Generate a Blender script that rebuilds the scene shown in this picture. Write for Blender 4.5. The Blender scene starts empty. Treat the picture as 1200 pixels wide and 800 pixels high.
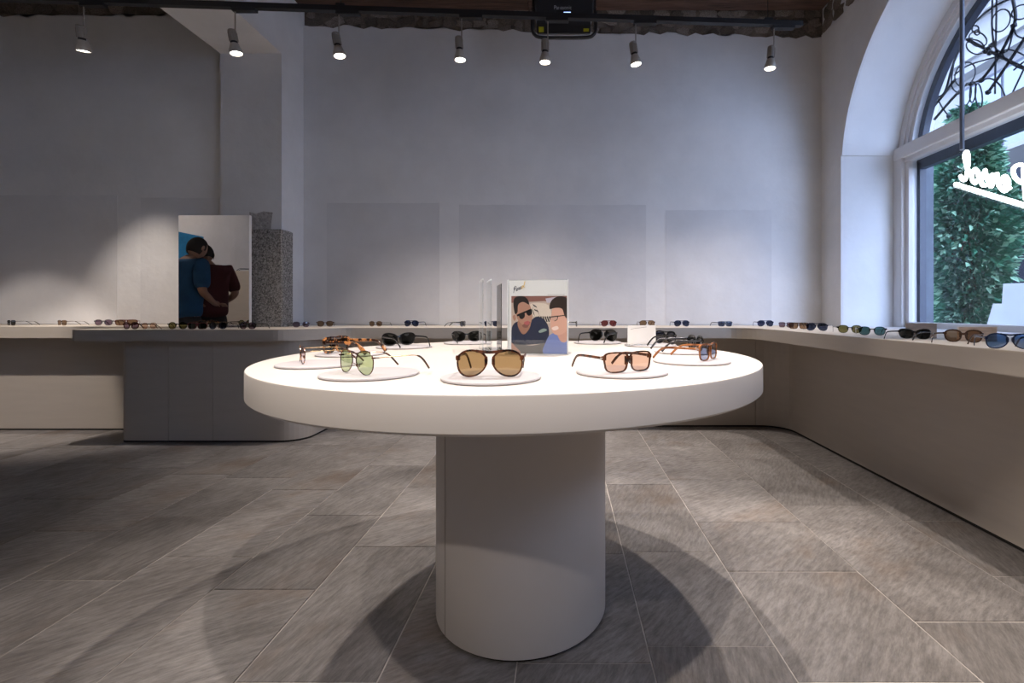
import bpy, bmesh, math, random
from mathutils import Vector, Matrix
C = bpy.context.scene
COL = C.collection
PI = math.pi
random.seed(7)
EYE, F, CX, CY = 0.942, 554.4, 658.4, 364.0

# ------------------------------------------------------------------ camera, world, exposure
cd = bpy.data.cameras.new('camera'); cam = bpy.data.objects.new('camera', cd); COL.objects.link(cam)
cam.location = (0, 0, EYE); cam.rotation_euler = (PI/2, 0, 0)
cd.sensor_width = 36; cd.lens = 36*F/1200
cd.shift_x = (600-CX)/1200; cd.shift_y = (CY-400)/1200; cd.clip_start = .02
C.camera = cam
w = bpy.data.worlds.new('daylight'); C.world = w; w.use_nodes = True
bg = w.node_tree.nodes['Background']; bg.inputs[0].default_value = (.54, .67, 1, 1); bg.inputs[1].default_value = 9.5
C.view_settings.view_transform = 'Standard'; C.view_settings.look = 'None'
C.view_settings.gamma = 1; C.view_settings.use_curve_mapping = False
C.view_settings.exposure = 0.0
SPOT_W = 105.0
WARM = (1.0, .89, .80)

# ------------------------------------------------------------------ materials
def nd(nt, t, **kw):
    n = nt.nodes.new(t)
    for k, v in kw.items():
        if hasattr(n, k): setattr(n, k, v)
    return n
def mat(name, col, rough=.6, metal=0, var=0, scale=4, bump=0, bscale=60, stretch=None, rnd=0, spec=.5, detail=6, col2=None, rotz=0):
    m = bpy.data.materials.new(name); m.use_nodes = True; nt = m.node_tree; b = nt.nodes['Principled BSDF']
    b.inputs['Base Color'].default_value = (*col, 1); b.inputs['Roughness'].default_value = rough
    b.inputs['Metallic'].default_value = metal; b.inputs['Specular IOR Level'].default_value = spec
    L = nt.links.new
    if var or bump or rnd:
        tc = nd(nt, 'ShaderNodeTexCoord'); mp = nd(nt, 'ShaderNodeMapping'); oi = nd(nt, 'ShaderNodeObjectInfo')
        mp.inputs['Scale'].default_value = stretch or (1, 1, 1); mp.inputs['Rotation'].default_value = (0, 0, rotz)
        L(tc.outputs['Object'], mp.inputs['Vector'])
        if rnd:
            mu = nd(nt, 'ShaderNodeMath', operation='MULTIPLY'); mu.inputs[1].default_value = 37
            L(oi.outputs['Random'], mu.inputs[0]); L(mu.outputs[0], mp.inputs['Location'])
    if var or rnd:
        n = nd(nt, 'ShaderNodeTexNoise'); n.inputs['Scale'].default_value = scale; n.inputs['Detail'].default_value = detail
        n.inputs['Roughness'].default_value = .62
        L(mp.outputs[0], n.inputs['Vector'])
        r = nd(nt, 'ShaderNodeValToRGB')
        lo = col2 or tuple(c*(1-var) for c in col); hi = col if col2 else tuple(min(1, c*(1+var)) for c in col)
        r.color_ramp.elements[0].color = (*lo, 1); r.color_ramp.elements[1].color = (*hi, 1)
        r.color_ramp.elements[0].position = .32; r.color_ramp.elements[1].position = .68
        L(n.outputs['Fac'], r.inputs[0]); out = r.outputs[0]
        if rnd:
            hs = nd(nt, 'ShaderNodeHueSaturation'); mr = nd(nt, 'ShaderNodeMapRange')
            mr.inputs['To Min'].default_value = 1-rnd; mr.inputs['To Max'].default_value = 1+rnd
            L(oi.outputs['Random'], mr.inputs[0]); L(mr.outputs[0], hs.inputs['Value']); L(out, hs.inputs['Color']); out = hs.outputs[0]
        L(out, b.inputs['Base Color'])
    if bump:
        n2 = nd(nt, 'ShaderNodeTexNoise'); n2.inputs['Scale'].default_value = bscale; n2.inputs['Detail'].default_value = 5
        L(mp.outputs[0], n2.inputs['Vector'])
        bp = nd(nt, 'ShaderNodeBump'); bp.inputs['Strength'].default_value = bump; bp.inputs['Distance'].default_value = .02
        L(n2.outputs['Fac'], bp.inputs['Height']); L(bp.outputs[0], b.inputs['Normal'])
    return m
def glassy(name, tint, ior=1.45, rough=.0, extra=0.0, gloss=(1, 1, 1)):
    m = bpy.data.materials.new(name); m.use_nodes = True; nt = m.node_tree; nt.nodes.clear(); L = nt.links.new
    o = nd(nt, 'ShaderNodeOutputMaterial'); mx = nd(nt, 'ShaderNodeMixShader'); t = nd(nt, 'ShaderNodeBsdfTransparent')
    g = nd(nt, 'ShaderNodeBsdfGlossy'); lw = nd(nt, 'ShaderNodeLayerWeight'); pw = nd(nt, 'ShaderNodeMath', operation='POWER'); ad = nd(nt, 'ShaderNodeMath', operation='MULTIPLY_ADD')
    t.inputs[0].default_value = (*tint, 1); g.inputs[0].default_value = (*gloss, 1); g.inputs['Roughness'].default_value = rough
    f0 = ((ior-1)/(ior+1))**2+extra; lw.inputs[0].default_value = .5; pw.inputs[1].default_value = 5      # Schlick reflectance, same from both sides
    ad.inputs[1].default_value = 1-f0; ad.inputs[2].default_value = f0; ad.use_clamp = True
    L(lw.outputs['Facing'], pw.inputs[0]); L(pw.outputs[0], ad.inputs[0]); L(ad.outputs[0], mx.inputs[0]); L(t.outputs[0], mx.inputs[1]); L(g.outputs[0], mx.inputs[2]); L(mx.outputs[0], o.inputs[0])
    return m
def emit(name, col, s):
    m = bpy.data.materials.new(name); m.use_nodes = True; nt = m.node_tree; b = nt.nodes['Principled BSDF']
    b.inputs['Base Color'].default_value = (*col, 1); b.inputs['Emission Color'].default_value = (*col, 1); b.inputs['Emission Strength'].default_value = s
    return m
M = {}
M['plaster'] = mat('wall_plaster', (.74, .73, .73), .9, var=.07, scale=1.7, bump=.25, bscale=9)
M['patch'] = mat('repaired_plaster', (.675, .665, .67), .85, var=.05, scale=3, bump=.15, bscale=14)
M['reveal'] = mat('window_reveal_plaster', (.76, .76, .77), .9, var=.04, scale=2, bump=.2, bscale=8)
M['counter'] = mat('greige_laminate', (.56, .50, .435), .55, var=.03, scale=3, stretch=(1, 1, 8))
M['tabletop'] = mat('pale_laminate', (.63, .585, .545), .5, var=.02, scale=3)
M['dark'] = mat('shadow_gap_black', (.012, .011, .01), .8)
M['rubble'] = mat('rubble_stone', (.27, .225, .19), .95, var=.5, scale=9, bump=.8, bscale=25, rnd=.45)
M['mortar'] = mat('old_mortar', (.19, .155, .13), 1, var=.5, scale=7, bump=1, bscale=16)
M['timber'] = mat('old_timber', (.11, .062, .045), .8, var=.5, scale=5, stretch=(.6, 6, 6), bump=.5, bscale=12, rnd=.3)
M['black'] = mat('black_metal', (.015, .015, .017), .5)
M['plastic'] = mat('black_plastic', (.02, .02, .023), .35)
M['nickel'] = mat('brushed_nickel', (.62, .57, .51), .45, .4)
M['bronze'] = mat('dark_nickel', (.38, .34, .30), .5, .4)
M['granite'] = mat('granite', (.50, .47, .44), .75, var=.01, scale=100, col2=(.06, .056, .052), bump=.2, bscale=90, detail=2)
M['white'] = mat('white_lacquer', (.80, .78, .77), .4)
M['plate'] = mat('off_white_ceramic', (.50, .475, .49), .5)
M['frame'] = mat('white_window_paint', (.70, .68, .68), .45)
M['card'] = mat('white_card', (.86, .85, .84), .6)
M['darkblue'] = mat('dark_blue_paint', (.015, .024, .05), .4)
M['glass'] = glassy('window_glass', (.93, .96, .98), 1.35)
M['acrylic'] = glassy('clear_acrylic', (.93, .945, .95), 1.42, .02)
M['mirror'] = mat('mirror_silver', (.80, .77, .74), .005, 1.0)
M['iron'] = mat('wrought_iron', (.022, .026, .036), .5, .4)
M['wood'] = mat('pale_grained_wood', (.72, .60, .52), .55, var=.35, scale=3, stretch=(3, 3, 30))
M['leaf'] = mat('jasmine_leaf', (.05, .22, .12), .6, var=.6, scale=9, rnd=.3)
M['leaf2'] = mat('young_leaf', (.30, .52, .34), .6, var=.4, scale=9)
M['stem'] = mat('climber_stem', (.10, .07, .045), .8)
M['lamp'] = emit('lamp_lens', (1, .93, .84), 22)
M['neon'] = emit('neon_white', (.92, .97, 1), 9)
M['led'] = emit('blue_led', (.35, .5, 1), 3)
M['yellow'] = mat('yellow_sticker', (.55, .52, .02), .5)
m = bpy.data.materials.new('white_translucent_sheet'); m.use_nodes = True; nt = m.node_tree; nt.nodes.clear()
o_, x_, d_, t_ = (nd(nt, 'ShaderNode'+k) for k in ('OutputMaterial', 'MixShader', 'BsdfDiffuse', 'BsdfTranslucent'))
d_.inputs[0].default_value = t_.inputs[0].default_value = (.86, .87, .88, 1); x_.inputs[0].default_value = .5
nt.links.new(d_.outputs[0], x_.inputs[1]); nt.links.new(t_.outputs[0], x_.inputs[2]); nt.links.new(x_.outputs[0], o_.inputs[0]); M['sheet'] = m
M['print_white'] = mat('print_white', (.80, .80, .81), .5)

def stone_mat():
    m = bpy.data.materials.new('slate_flagstone'); m.use_nodes = True; nt = m.node_tree; b = nt.nodes['Principled BSDF']; L = nt.links.new
    tc = nd(nt, 'ShaderNodeTexCoord'); oi = nd(nt, 'ShaderNodeObjectInfo'); mu = nd(nt, 'ShaderNodeMath', operation='MULTIPLY'); mu.inputs[1].default_value = 53
    L(oi.outputs['Random'], mu.inputs[0])
    ra = nd(nt, 'ShaderNodeMapRange'); ra.inputs['To Min'].default_value = -1.35; ra.inputs['To Max'].default_value = -.35      # cleft direction differs from slab to slab
    L(oi.outputs['Random'], ra.inputs[0]); cv = nd(nt, 'ShaderNodeCombineXYZ'); L(ra.outputs[0], cv.inputs[2])
    def noise(scale, stretch, rot, detail=7, rough=.65):
        m1 = nd(nt, 'ShaderNodeMapping'); L(tc.outputs['Object'], m1.inputs['Vector']); L(cv.outputs[0], m1.inputs['Rotation'])
        mp = nd(nt, 'ShaderNodeMapping'); mp.inputs['Scale'].default_value = stretch; mp.inputs['Rotation'].default_value = (0, 0, 0)
        L(m1.outputs[0], mp.inputs['Vector']); L(mu.outputs[0], mp.inputs['Location'])
        n = nd(nt, 'ShaderNodeTexNoise'); n.inputs['Scale'].default_value = scale; n.inputs['Detail'].default_value = detail; n.inputs['Roughness'].default_value = rough
        L(mp.outputs[0], n.inputs['Vector']); return n.outputs['Fac']
    def ramp(f, a, bb, p0, p1):
        r = nd(nt, 'ShaderNodeValToRGB'); r.color_ramp.elements[0].color = (*a, 1); r.color_ramp.elements[1].color = (*bb, 1)
        r.color_ramp.elements[0].position = p0; r.color_ramp.elements[1].position = p1; L(f, r.inputs[0]); return r.outputs[0]
    def mix(kind, fac, a, bb):
        x = nd(nt, 'ShaderNodeMixRGB', blend_type=kind)
        if isinstance(fac, float): x.inputs[0].default_value = fac
        else: L(fac, x.inputs[0])
        L(a, x.inputs[1])
        if isinstance(bb, tuple): x.inputs[2].default_value = (*bb, 1)
        else: L(bb, x.inputs[2])
        return x.outputs[0]
    base = ramp(noise(3, (1, 1, 1), .4), (.16, .145, .138), (.295, .276, .268), .3, .7)
    streak = noise(16, (1, 5, 1), 0, 9, .72)
    base = mix('OVERLAY', .43, base, ramp(streak, (.12, .12, .12), (.85, .85, .85), .36, .66))
    rust = ramp(noise(1.6, (1, 1.6, 1), .7, 4), (0, 0, 0), (.4, .4, .4), .56, .72)
    base = mix('MIX', rust, base, (.19, .118, .07))
    scr = ramp(noise(17, (1, 4, 1), 0, 3), (0, 0, 0), (.5, .5, .5), .68, .76)
    base = mix('MIX', scr, base, (.36, .335, .31))
    hs = nd(nt, 'ShaderNodeHueSaturation'); mr = nd(nt, 'ShaderNodeMapRange'); mr.inputs['To Min'].default_value = .88; mr.inputs['To Max'].default_value = 1.13
    L(oi.outputs['Random'], mr.inputs[0]); L(mr.outputs[0], hs.inputs['Value']); L(base, hs.inputs['Color'])
    L(hs.outputs[0], b.inputs['Base Color']); b.inputs['Roughness'].default_value = .55; b.inputs['Specular IOR Level'].default_value = .35
    bp = nd(nt, 'ShaderNodeBump'); bp.inputs['Strength'].default_value = .35; bp.inputs['Distance'].default_value = .01
    L(streak, bp.inputs['Height']); L(bp.outputs[0], b.inputs['Normal'])
    return m
M['stone'] = stone_mat()
M['grout'] = mat('pale_grout', (.48, .44, .41), .95, var=.4, scale=8)

# ------------------------------------------------------------------ mesh helpers
def link_mesh(name, bm, m, parent=None, smooth=False, loc=None):
    me = bpy.data.meshes.new(name); bmesh.ops.recalc_face_normals(bm, faces=bm.faces[:]); bm.to_mesh(me); bm.free()
    return link_data(name, me, m, parent, smooth, loc)
def link_data(name, me, m, parent=None, smooth=False, loc=None):
    o = bpy.data.objects.new(name, me); COL.objects.link(o)
    if m and not me.materials: me.materials.append(m)
    if smooth:
        for p in me.polygons: p.use_smooth = True
        if hasattr(me, 'set_sharp_from_angle'): me.set_sharp_from_angle(angle=math.radians(40))
    if loc: o.location = loc
    if parent: o.parent = parent
    return o
def tag(o, label=None, cat=None, group=None, kind=None):
    if label: o['label'] = label
    if cat: o['category'] = cat
    if group: o['group'] = group
    if kind: o['kind'] = kind
    return o
def thing(name, label, cat, loc=(0, 0, 0), rz=0, group=None):
    o = bpy.data.objects.new(name, None); COL.objects.link(o); o.location = loc; o.rotation_euler = (0, 0, rz); o.empty_display_size = .05
    return tag(o, label, cat, group)
def box(bm, x0, x1, y0, y1, z0, z1, bev=0):
    vs = [bm.verts.new(p) for p in [(x0, y0, z0), (x1, y0, z0), (x1, y1, z0), (x0, y1, z0), (x0, y0, z1), (x1, y0, z1), (x1, y1, z1), (x0, y1, z1)]]
    fs = [bm.faces.new([vs[i] for i in f]) for f in [(3, 2, 1, 0), (4, 5, 6, 7), (0, 1, 5, 4), (1, 2, 6, 5), (2, 3, 7, 6), (3, 0, 4, 7)]]
    if bev:
        es = list({e for f in fs for e in f.edges}); bmesh.ops.bevel(bm, geom=es, offset=bev, segments=2, affect='EDGES', profile=.5)
    return bm
def boxm(*a, bev=0): return box(bmesh.new(), *a, bev=bev)
def prism(pts, z0, z1, bev=0, axis='z', bm=None):
    """extrude a 2-D outline; axis z: (x,y) at z; axis x: (y,z) at x; axis y: (x,z) at y"""
    bm = bm or bmesh.new()
    mk = {'z': lambda p, t: (p[0], p[1], t), 'x': lambda p, t: (t, p[0], p[1]), 'y': lambda p, t: (p[0], t, p[1])}[axis]
    a = [bm.verts.new(mk(p, z0)) for p in pts]; b = [bm.verts.new(mk(p, z1)) for p in pts]; n = len(pts)
    f0 = bm.faces.new(a[::-1]); f1 = bm.faces.new(b)
    for i in range(n): bm.faces.new((a[i], a[(i+1) % n], b[(i+1) % n], b[i]))
    if bev: bmesh.ops.bevel(bm, geom=list(f0.edges)+list(f1.edges), offset=bev, segments=2, affect='EDGES')
    big = [f for f in bm.faces if len(f.verts) > 4]
    if big: bmesh.ops.triangulate(bm, faces=big)
    return bm
def lathe(prof, n=24, bm=None, at=(0, 0, 0)):
    bm = bm or bmesh.new(); rings = []
    for r, z in prof:
        if r < 1e-6: rings.append([bm.verts.new((at[0], at[1], at[2]+z))])
        else: rings.append([bm.verts.new((at[0]+r*math.cos(2*PI*i/n), at[1]+r*math.sin(2*PI*i/n), at[2]+z)) for i in range(n)])
    for a, b in zip(rings, rings[1:]):
        for i in range(n):
            j = (i+1) % n
            q = [a[0]] if len(a) == 1 else [a[i], a[j]]
            q += [b[0]] if len(b) == 1 else [b[j], b[i]]
            if len(q) > 2: bm.faces.new(q)
    return bm
def tube(pts, r, n=8, closed=False, bm=None, flat=None):
    """tube along points; r float or list; flat=(scale_n, scale_b)"""
    bm = bm or bmesh.new(); pts = [Vector(p) for p in pts]; N = len(pts); rings = []
    up = None
    for i, p in enumerate(pts):
        a = pts[(i-1) % N] if (closed or i > 0) else p; b = pts[(i+1) % N] if (closed or i < N-1) else p
        t = (b-a).normalized()
        if up is None: up = Vector((0, 0, 1)) if abs(t.z) < .9 else Vector((1, 0, 0))
        s = t.cross(up).normalized(); up = s.cross(t).normalized()
        rr = r[i] if isinstance(r, (list, tuple)) else r; f = flat or (1, 1)
        rings.append([bm.verts.new(p+s*(rr*f[0]*math.cos(2*PI*k/n))+up*(rr*f[1]*math.sin(2*PI*k/n))) for k in range(n)])
    for i in range(N if closed else N-1):
        a, b = rings[i], rings[(i+1) % N]
        for k in range(n): bm.faces.new((a[k], a[(k+1) % n], b[(k+1) % n], b[k]))
    if not closed: bm.faces.new(rings[0][::-1]); bm.faces.new(rings[-1])
    return bm
def spline(pts, k=6, closed=False):
    out = []; N = len(pts); P = [Vector(p) for p in pts]
    for i in range(N if closed else N-1):
        p0 = P[(i-1) % N] if closed or i > 0 else P[i]; p1 = P[i]; p2 = P[(i+1) % N]; p3 = P[(i+2) % N] if closed or i < N-2 else p2
        for j in range(k):
            t = j/k
            out.append(.5*((2*p1)+(p2-p0)*t+(2*p0-5*p1+4*p2-p3)*t*t+(3*p1-p0-3*p2+p3)*t**3))
    if not closed: out.append(P[-1])
    return out
def arc(cx, cy, r, a0, a1, n):
    return [(cx+r*math.cos(a0+(a1-a0)*i/n), cy+r*math.sin(a0+(a1-a0)*i/n)) for i in range(n+1)]
def fill_with_hole(outer, holes, t0, t1):
    """wall slab in the (y,z) plane between x=t0 and x=t1 with holes"""
    bm = bmesh.new()
    for t in (t0, t1):
        es = []
        for loop in [outer]+holes:
            vs = [bm.verts.new((t, p[0], p[1])) for p in loop]
            es += [bm.edges.new((vs[i], vs[(i+1) % len(vs)])) for i in range(len(vs))]
        bmesh.ops.triangle_fill(bm, edges=es, use_beauty=True)
    for loop in [outer]+holes:
        n = len(loop)
        for i in range(n):
            a, b = loop[i], loop[(i+1) % n]
            bm.faces.new([bm.verts.new(q) for q in ((t0, *a), (t0, *b), (t1, *b), (t1, *a))])
    bmesh.ops.remove_doubles(bm, verts=bm.verts[:], dist=1e-5)
    return bm
def struct(name, bm, m, parent=None, smooth=False):
    o = link_mesh(name, bm, m, parent, smooth)
    if parent is None: o['kind'] = 'structure'
    return o

# ------------------------------------------------------------------ room shell
XL, XR, YB, YF, ZC = -5.2, 2.36, 4.30, -2.6, 3.70
floor = struct('floor', boxm(XL-.2, XR+.2, YF-.2, YB+.2, -.12, -.0022), M['grout'])
rows_x = [-5.2, -4.75, -4.36, -3.98, -3.55, -3.12, -2.70, -2.26, -1.9, -1.53, -1.18, -.83, -.47, -.12, .24, .6, 1.07, 1.53, 1.95, 2.36]
fixed = {9: [], 10: [1.6, 2.18], 11: [1.2, 1.89, 2.53], 14: [.7, 1.33, 1.85], 15: [.6, 1.2, 1.71, 2.11], 16: [.75, 1.435, 2.29], 17: [1.0, 1.68]}
for i in range(len(rows_x)-1):
    x0, x1 = rows_x[i], rows_x[i+1]
    js = list(fixed.get(i, []))
    if not js: js = [random.uniform(.9, 1.3)]
    while js[0] > YF+.8: js.insert(0, js[0]-random.uniform(.5, .95))
    while js[-1] < YB-.7: js.append(js[-1]+random.uniform(.42, .75))
    js = [YF]+js+[YB]
    for y0, y1 in zip(js, js[1:]):
        g = .0019; h = random.uniform(-.0007, .0009)
        lx, ly = (x1-x0)/2-g, (y1-y0)/2-g; b = .0015
        bm = bmesh.new()
        lo = [bm.verts.new((sx*lx, sy*ly, -.008)) for sx, sy in ((-1, -1), (1, -1), (1, 1), (-1, 1))]
        md = [bm.verts.new((sx*lx, sy*ly, -.002)) for sx, sy in ((-1, -1), (1, -1), (1, 1), (-1, 1))]
        tp = [bm.verts.new((sx*(lx-b), sy*(ly-b), 0)) for sx, sy in ((-1, -1), (1, -1), (1, 1), (-1, 1))]
        for A, B in ((lo, md), (md, tp)):
            for k in range(4): bm.faces.new((A[k], A[(k+1) % 4], B[(k+1) % 4], B[k]))
        bm.faces.new(tp)
        link_mesh('flagstone', bm, M['stone'], floor, loc=((x0+x1)/2, (y0+y1)/2, h))

ceil = struct('ceiling', boxm(XL-.2, XR+.2, YF-.2, YB+.2, ZC, ZC+.1), M['mortar'])
y = 1.2
while y < YB-.05:
    y1 = min(y+random.uniform(.16, .24), YB-.01)
    for (a, b) in ((-2.34, -.3), (-.297, XR-.01)):
        link_mesh('ceiling_plank', boxm(-(b-a)/2, (b-a)/2, -(y1-y)/2+.006, (y1-y)/2-.006, -.03, -.001, bev=.004), M['timber'], ceil, loc=((a+b)/2, (y+y1)/2, ZC-random.uniform(0, .015)))
    y = y1

def jag(x0, x1, z0, z1, step=.07, amp=.018):
    n = max(2, int(abs(x1-x0)/step)); return [(x0+(x1-x0)*i/n+random.uniform(-.02, .02)*(0 < i < n), z0+(z1-z0)*i/n+random.uniform(-amp, amp)) for i in range(n+1)]
def rubble_band(parent, place, u0, u1, za, zb, rows, mean=.14):
    """rows of rough stones; place(u, z) -> location"""
    for r in range(rows):
        h = (zb-za)/rows; u = u0+random.uniform(-.05, 0)
        while u < u1:
            wd = random.uniform(.6, 1.5)*mean
            o = link_data('rubble_stone', random.choice(LUMPS), M['rubble'], parent)
            o.location = place(min(u+wd/2, u1-.04), za+h*(r+.5)+random.uniform(-.015, .015))
            o.scale = (wd*.56, .03, h*random.uniform(.5, .78)); o.rotation_euler = (random.uniform(-.2, .2), random.uniform(-.45, .45), place.rz)
            u += wd
LUMPS = []
for k in range(6):
    bm = bmesh.new(); bmesh.ops.create_icosphere(bm, subdivisions=2, radius=1)
    for v in bm.verts:
        q = v.co; s = max(abs(q.x), abs(q.y), abs(q.z)); v.co = q*(.4+.6/s*.85)*random.uniform(.80, 1.12)
    me = bpy.data.meshes.new('rubble_stone'); bm.to_mesh(me); bm.free(); me.materials.append(M['rubble'])
    LUMPS.append(me)

# back wall: old masonry behind, plaster in front with a broken top edge
wb = struct('wall_back', boxm(-2.9, XR+.3, YB+.02, YB+.25, 0, ZC+.02), M['mortar'])
pts = [(XR, 0), (XR, 3.43)] + jag(XR-.01, -2.35, 3.425, 3.53)[1:] + [(-2.36, 0)]
link_mesh('plaster_coat', prism(pts, YB, YB+.021, axis='y'), M['plaster'], wb)
class Place:
    def __init__(s, fn, rz): s.fn, s.rz = fn, rz
    def __call__(s, u, z): return s.fn(u, z)
rubble_band(wb, Place(lambda u, z: (u, YB+.034, z), 0), -2.33, XR-.02, 3.45, 3.69, 3, .13)
for (a, b, t) in ((383, 515, 238), (538, 757, 240), (780, 904, 246)):
    x0, x1 = (a-CX)/F*YB, (b-CX)/F*YB; zt = EYE+(CY-t)/F*YB
    link_mesh('plaster_panel', prism(jag(x0, x1, zt, zt, .05, .004)+[(x1, .82), (x0, .82)], YB-.0035, YB+.001, axis='y'), M['patch'], wb)
# left room
YL = 4.05
wl = struct('wall_back_left', boxm(XL-.2, -2.87, YL+.02, YL+.2, 0, ZC+.02), M['mortar'])
link_mesh('plaster_coat', prism([(-2.8635, 0), (-2.8635, 3.47)]+jag(-2.87, XL, 3.47, 3.46)[1:]+[(XL, 0)], YL, YL+.021, axis='y'), M['plaster'], wl)
rubble_band(wl, Place(lambda u, z: (u, YL+.034, z), 0), XL+.03, -2.9, 3.48, 3.69, 2)
for (a, b, t) in ((-40, 138, 229), (165, 257, 232)):
    x0, x1 = (a-CX)/F*YL, (b-CX)/F*YL; zt = EYE+(CY-t)/F*YL; x1 = min(x1, -2.87)
    link_mesh('plaster_panel', prism(jag(x0, x1, zt, zt, .05, .004)+[(x1, .83), (x0, .83)], YL-.0035, YL+.001, axis='y'), M['patch'], wl)
struct('wall_left', boxm(XL-.2, XL, YF, YL+.1, 0, ZC+.02), M['plaster'])
struct('wall_front', boxm(XL-.2, XR+.7, YF-.2, YF, 0, ZC+.02), mat('charcoal_wall', (.12, .115, .11), .8, var=.1))
# dividing wall: pier at the back, deep beam running towards the camera, front pier
PX0, PX1, PY = -2.864, -2.35, 3.97
dv = struct('wall_divider', boxm(PX0, PX1, PY, YB+.1, 0, ZC+.02), M['plaster'])
link_mesh('beam', boxm(PX0, PX1, -1.6, PY+.001, 3.10, ZC+.02), M['plaster'], dv)
link_mesh('front_pier', boxm(PX0, PX1, YF, -1.6, 0, ZC+.02), M['plaster'], dv)
# granite base block of the pier
gr = tag(link_mesh('granite_block', prism([(-2.88, 3.915), (-2.325, 3.915), (-2.315, 3.925), (-2.315, 4.07), (-2.34, 4.07), (-2.34, 3.969), (-2.88, 3.969)], .80, 1.617, bev=.006), M['granite']),
         'speckled grey granite cladding block at the foot of the pier', 'granite block', kind='structure')
bm = prism([(-2.60, 1.622), (-2.442, 1.622), (-2.436, 1.70), (-2.425, 1.765), (-2.50, 1.775), (-2.56, 1.755), (-2.62, 1.77)], PY-.006, PY+.001, axis='y')
link_mesh('bare_stone_patch', bm, mat('bare_stone', (.42, .40, .39), .95, var=.3, scale=40, bump=.6, bscale=50), dv)

# right wall with the arched window
AY, AZ, AR = 2.73, 2.12, 1.262
SPR = 2.25; a0 = math.asin((SPR-AZ)/AR)
def arch_loop(r, yj0, yj1, z0, n=40):
    s = math.asin((SPR-AZ)/r) if SPR > AZ else 0
    return [(yj0, z0), (yj1, z0), (yj1, SPR)] + arc(AY, AZ, r, s, PI-s, n) + [(yj0, SPR)]
WY0, WY1, SILL = 1.46, 4.0, .78
W2 = -3.25
hole = arch_loop(AR, WY0, WY1, SILL); holes = [hole, [(a+W2, b) for a, b in hole]]
outer = [(YF, 0), (YB+.1, 0), (YB+.1, ZC+.02), (YF, ZC+.02)]
outer_in = [(YF, 0), (YB+.1, 0), (YB+.1, 3.435)]+[(p[0], p[1]) for p in jag(YB-.02, YF, 3.43, 3.43)]
wr = struct('wall_right', fill_with_hole(outer, holes, XR+.02, 3.10), M['reveal'])
link_mesh('plaster_coat', fill_with_hole([(YF, 0), (YB, 0)]+jag(YB, YF, 3.43, 3.44), holes, XR, XR+.021), M['plaster'], wr)
rubble_band(wr, Place(lambda u, z: (XR+.034, u, z), PI/2), 2.3, YB-.02, 3.45, 3.69, 2)

def build_window(wname, dy):
    win = bpy.data.objects.new(wname, None); COL.objects.link(win); win['kind'] = 'structure'; win.location = (0, dy, 0)
    XW = 2.83
    def ring(r0, r1, x0, x1, m, name, n=48):
        s0 = math.asin((2.30-AZ)/r0); s1 = math.asin((2.30-AZ)/r1)
        a = arc(AY, AZ, r0, s0, PI-s0, n); b = arc(AY, AZ, r1, s1, PI-s1, n)
        return link_mesh(name, prism(a+b[::-1], x0, x1, axis='x'), m, win)
    ring(AR+.005, AR-.055, XW, XW+.07, M['frame'], 'arch_frame')
    ring(AR-.05, AR-.085, XW+.012, XW+.07, M['frame'], 'arch_sash')
    ring(AR-.08, AR-.115, XW+.025, XW+.07, M['frame'], 'arch_bead')
    ring(AR-.11, AR-.165, XW+.07, XW+.12, M['darkblue'], 'outer_arch_frame')
    link_mesh('transom', boxm(XW-.035, XW+.07, WY0, WY1, 2.20, 2.30, bev=.006), M['frame'], win)
    link_mesh('transom_bead', boxm(XW-.01, XW+.07, WY0+.1, WY1-.1, 2.165, 2.205, bev=.004), M['frame'], win)
    link_mesh('transom_stop', boxm(XW+.07, XW+.12, WY0+.1, WY1-.1, 2.09, 2.30), M['darkblue'], win)
    for (a, b) in ((WY1-.10, WY1), (WY0, WY0+.10)):
        link_mesh('stile', boxm(XW-.03, XW+.07, a, b, SILL, 2.205, bev=.005), M['frame'], win)
    for (a, b) in ((WY1-.14, WY1-.095), (WY0+.095, WY0+.14)):
        link_mesh('stile_bead', boxm(XW, XW+.07, a, b, SILL, 2.17, bev=.004), M['frame'], win)
    for (a, b) in ((WY1-.17, WY1-.06), (WY0+.06, WY0+.17)):
        link_mesh('outer_stile', boxm(XW+.07, XW+.12, a, b, SILL, 2.2), M['darkblue'], win)
    if dy: link_mesh('daylight_blocker', boxm(XW+.122, XW+.16, WY0+.031, WY1-.031, SILL, 2.24), M['darkblue'], win)  # unseen panel added to cut daylight from the second window
    link_mesh('bottom_rail', boxm(XW, XW+.07, WY0+.1, WY1-.1, SILL, SILL+.07, bev=.004), M['frame'], win)
    link_mesh('glass_pane', boxm(XW+.03, XW+.036, WY0+.13, WY1-.13, SILL+.06, 2.18), M['glass'], win)
    link_mesh('fanlight_pane', prism(arc(AY, AZ, AR-.10, math.asin((2.29-AZ)/(AR-.1)), PI-math.asin((2.29-AZ)/(AR-.1)), 32), XW+.03, XW+.036, axis='x'), M['glass'], win)

    for (a, b) in ((WY1-.03, WY1-.001), (WY0+.001, WY0+.03)):
        link_mesh('outer_jamb', boxm(XW+.121, 3.12, a, b, SILL, 2.24), M['render'], win)
XW = 2.83
M['render'] = mat('grey_render', (.10, .115, .14), .8, var=.2, scale=6)
build_window('window_1', 0); build_window('window_2', W2)

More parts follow.
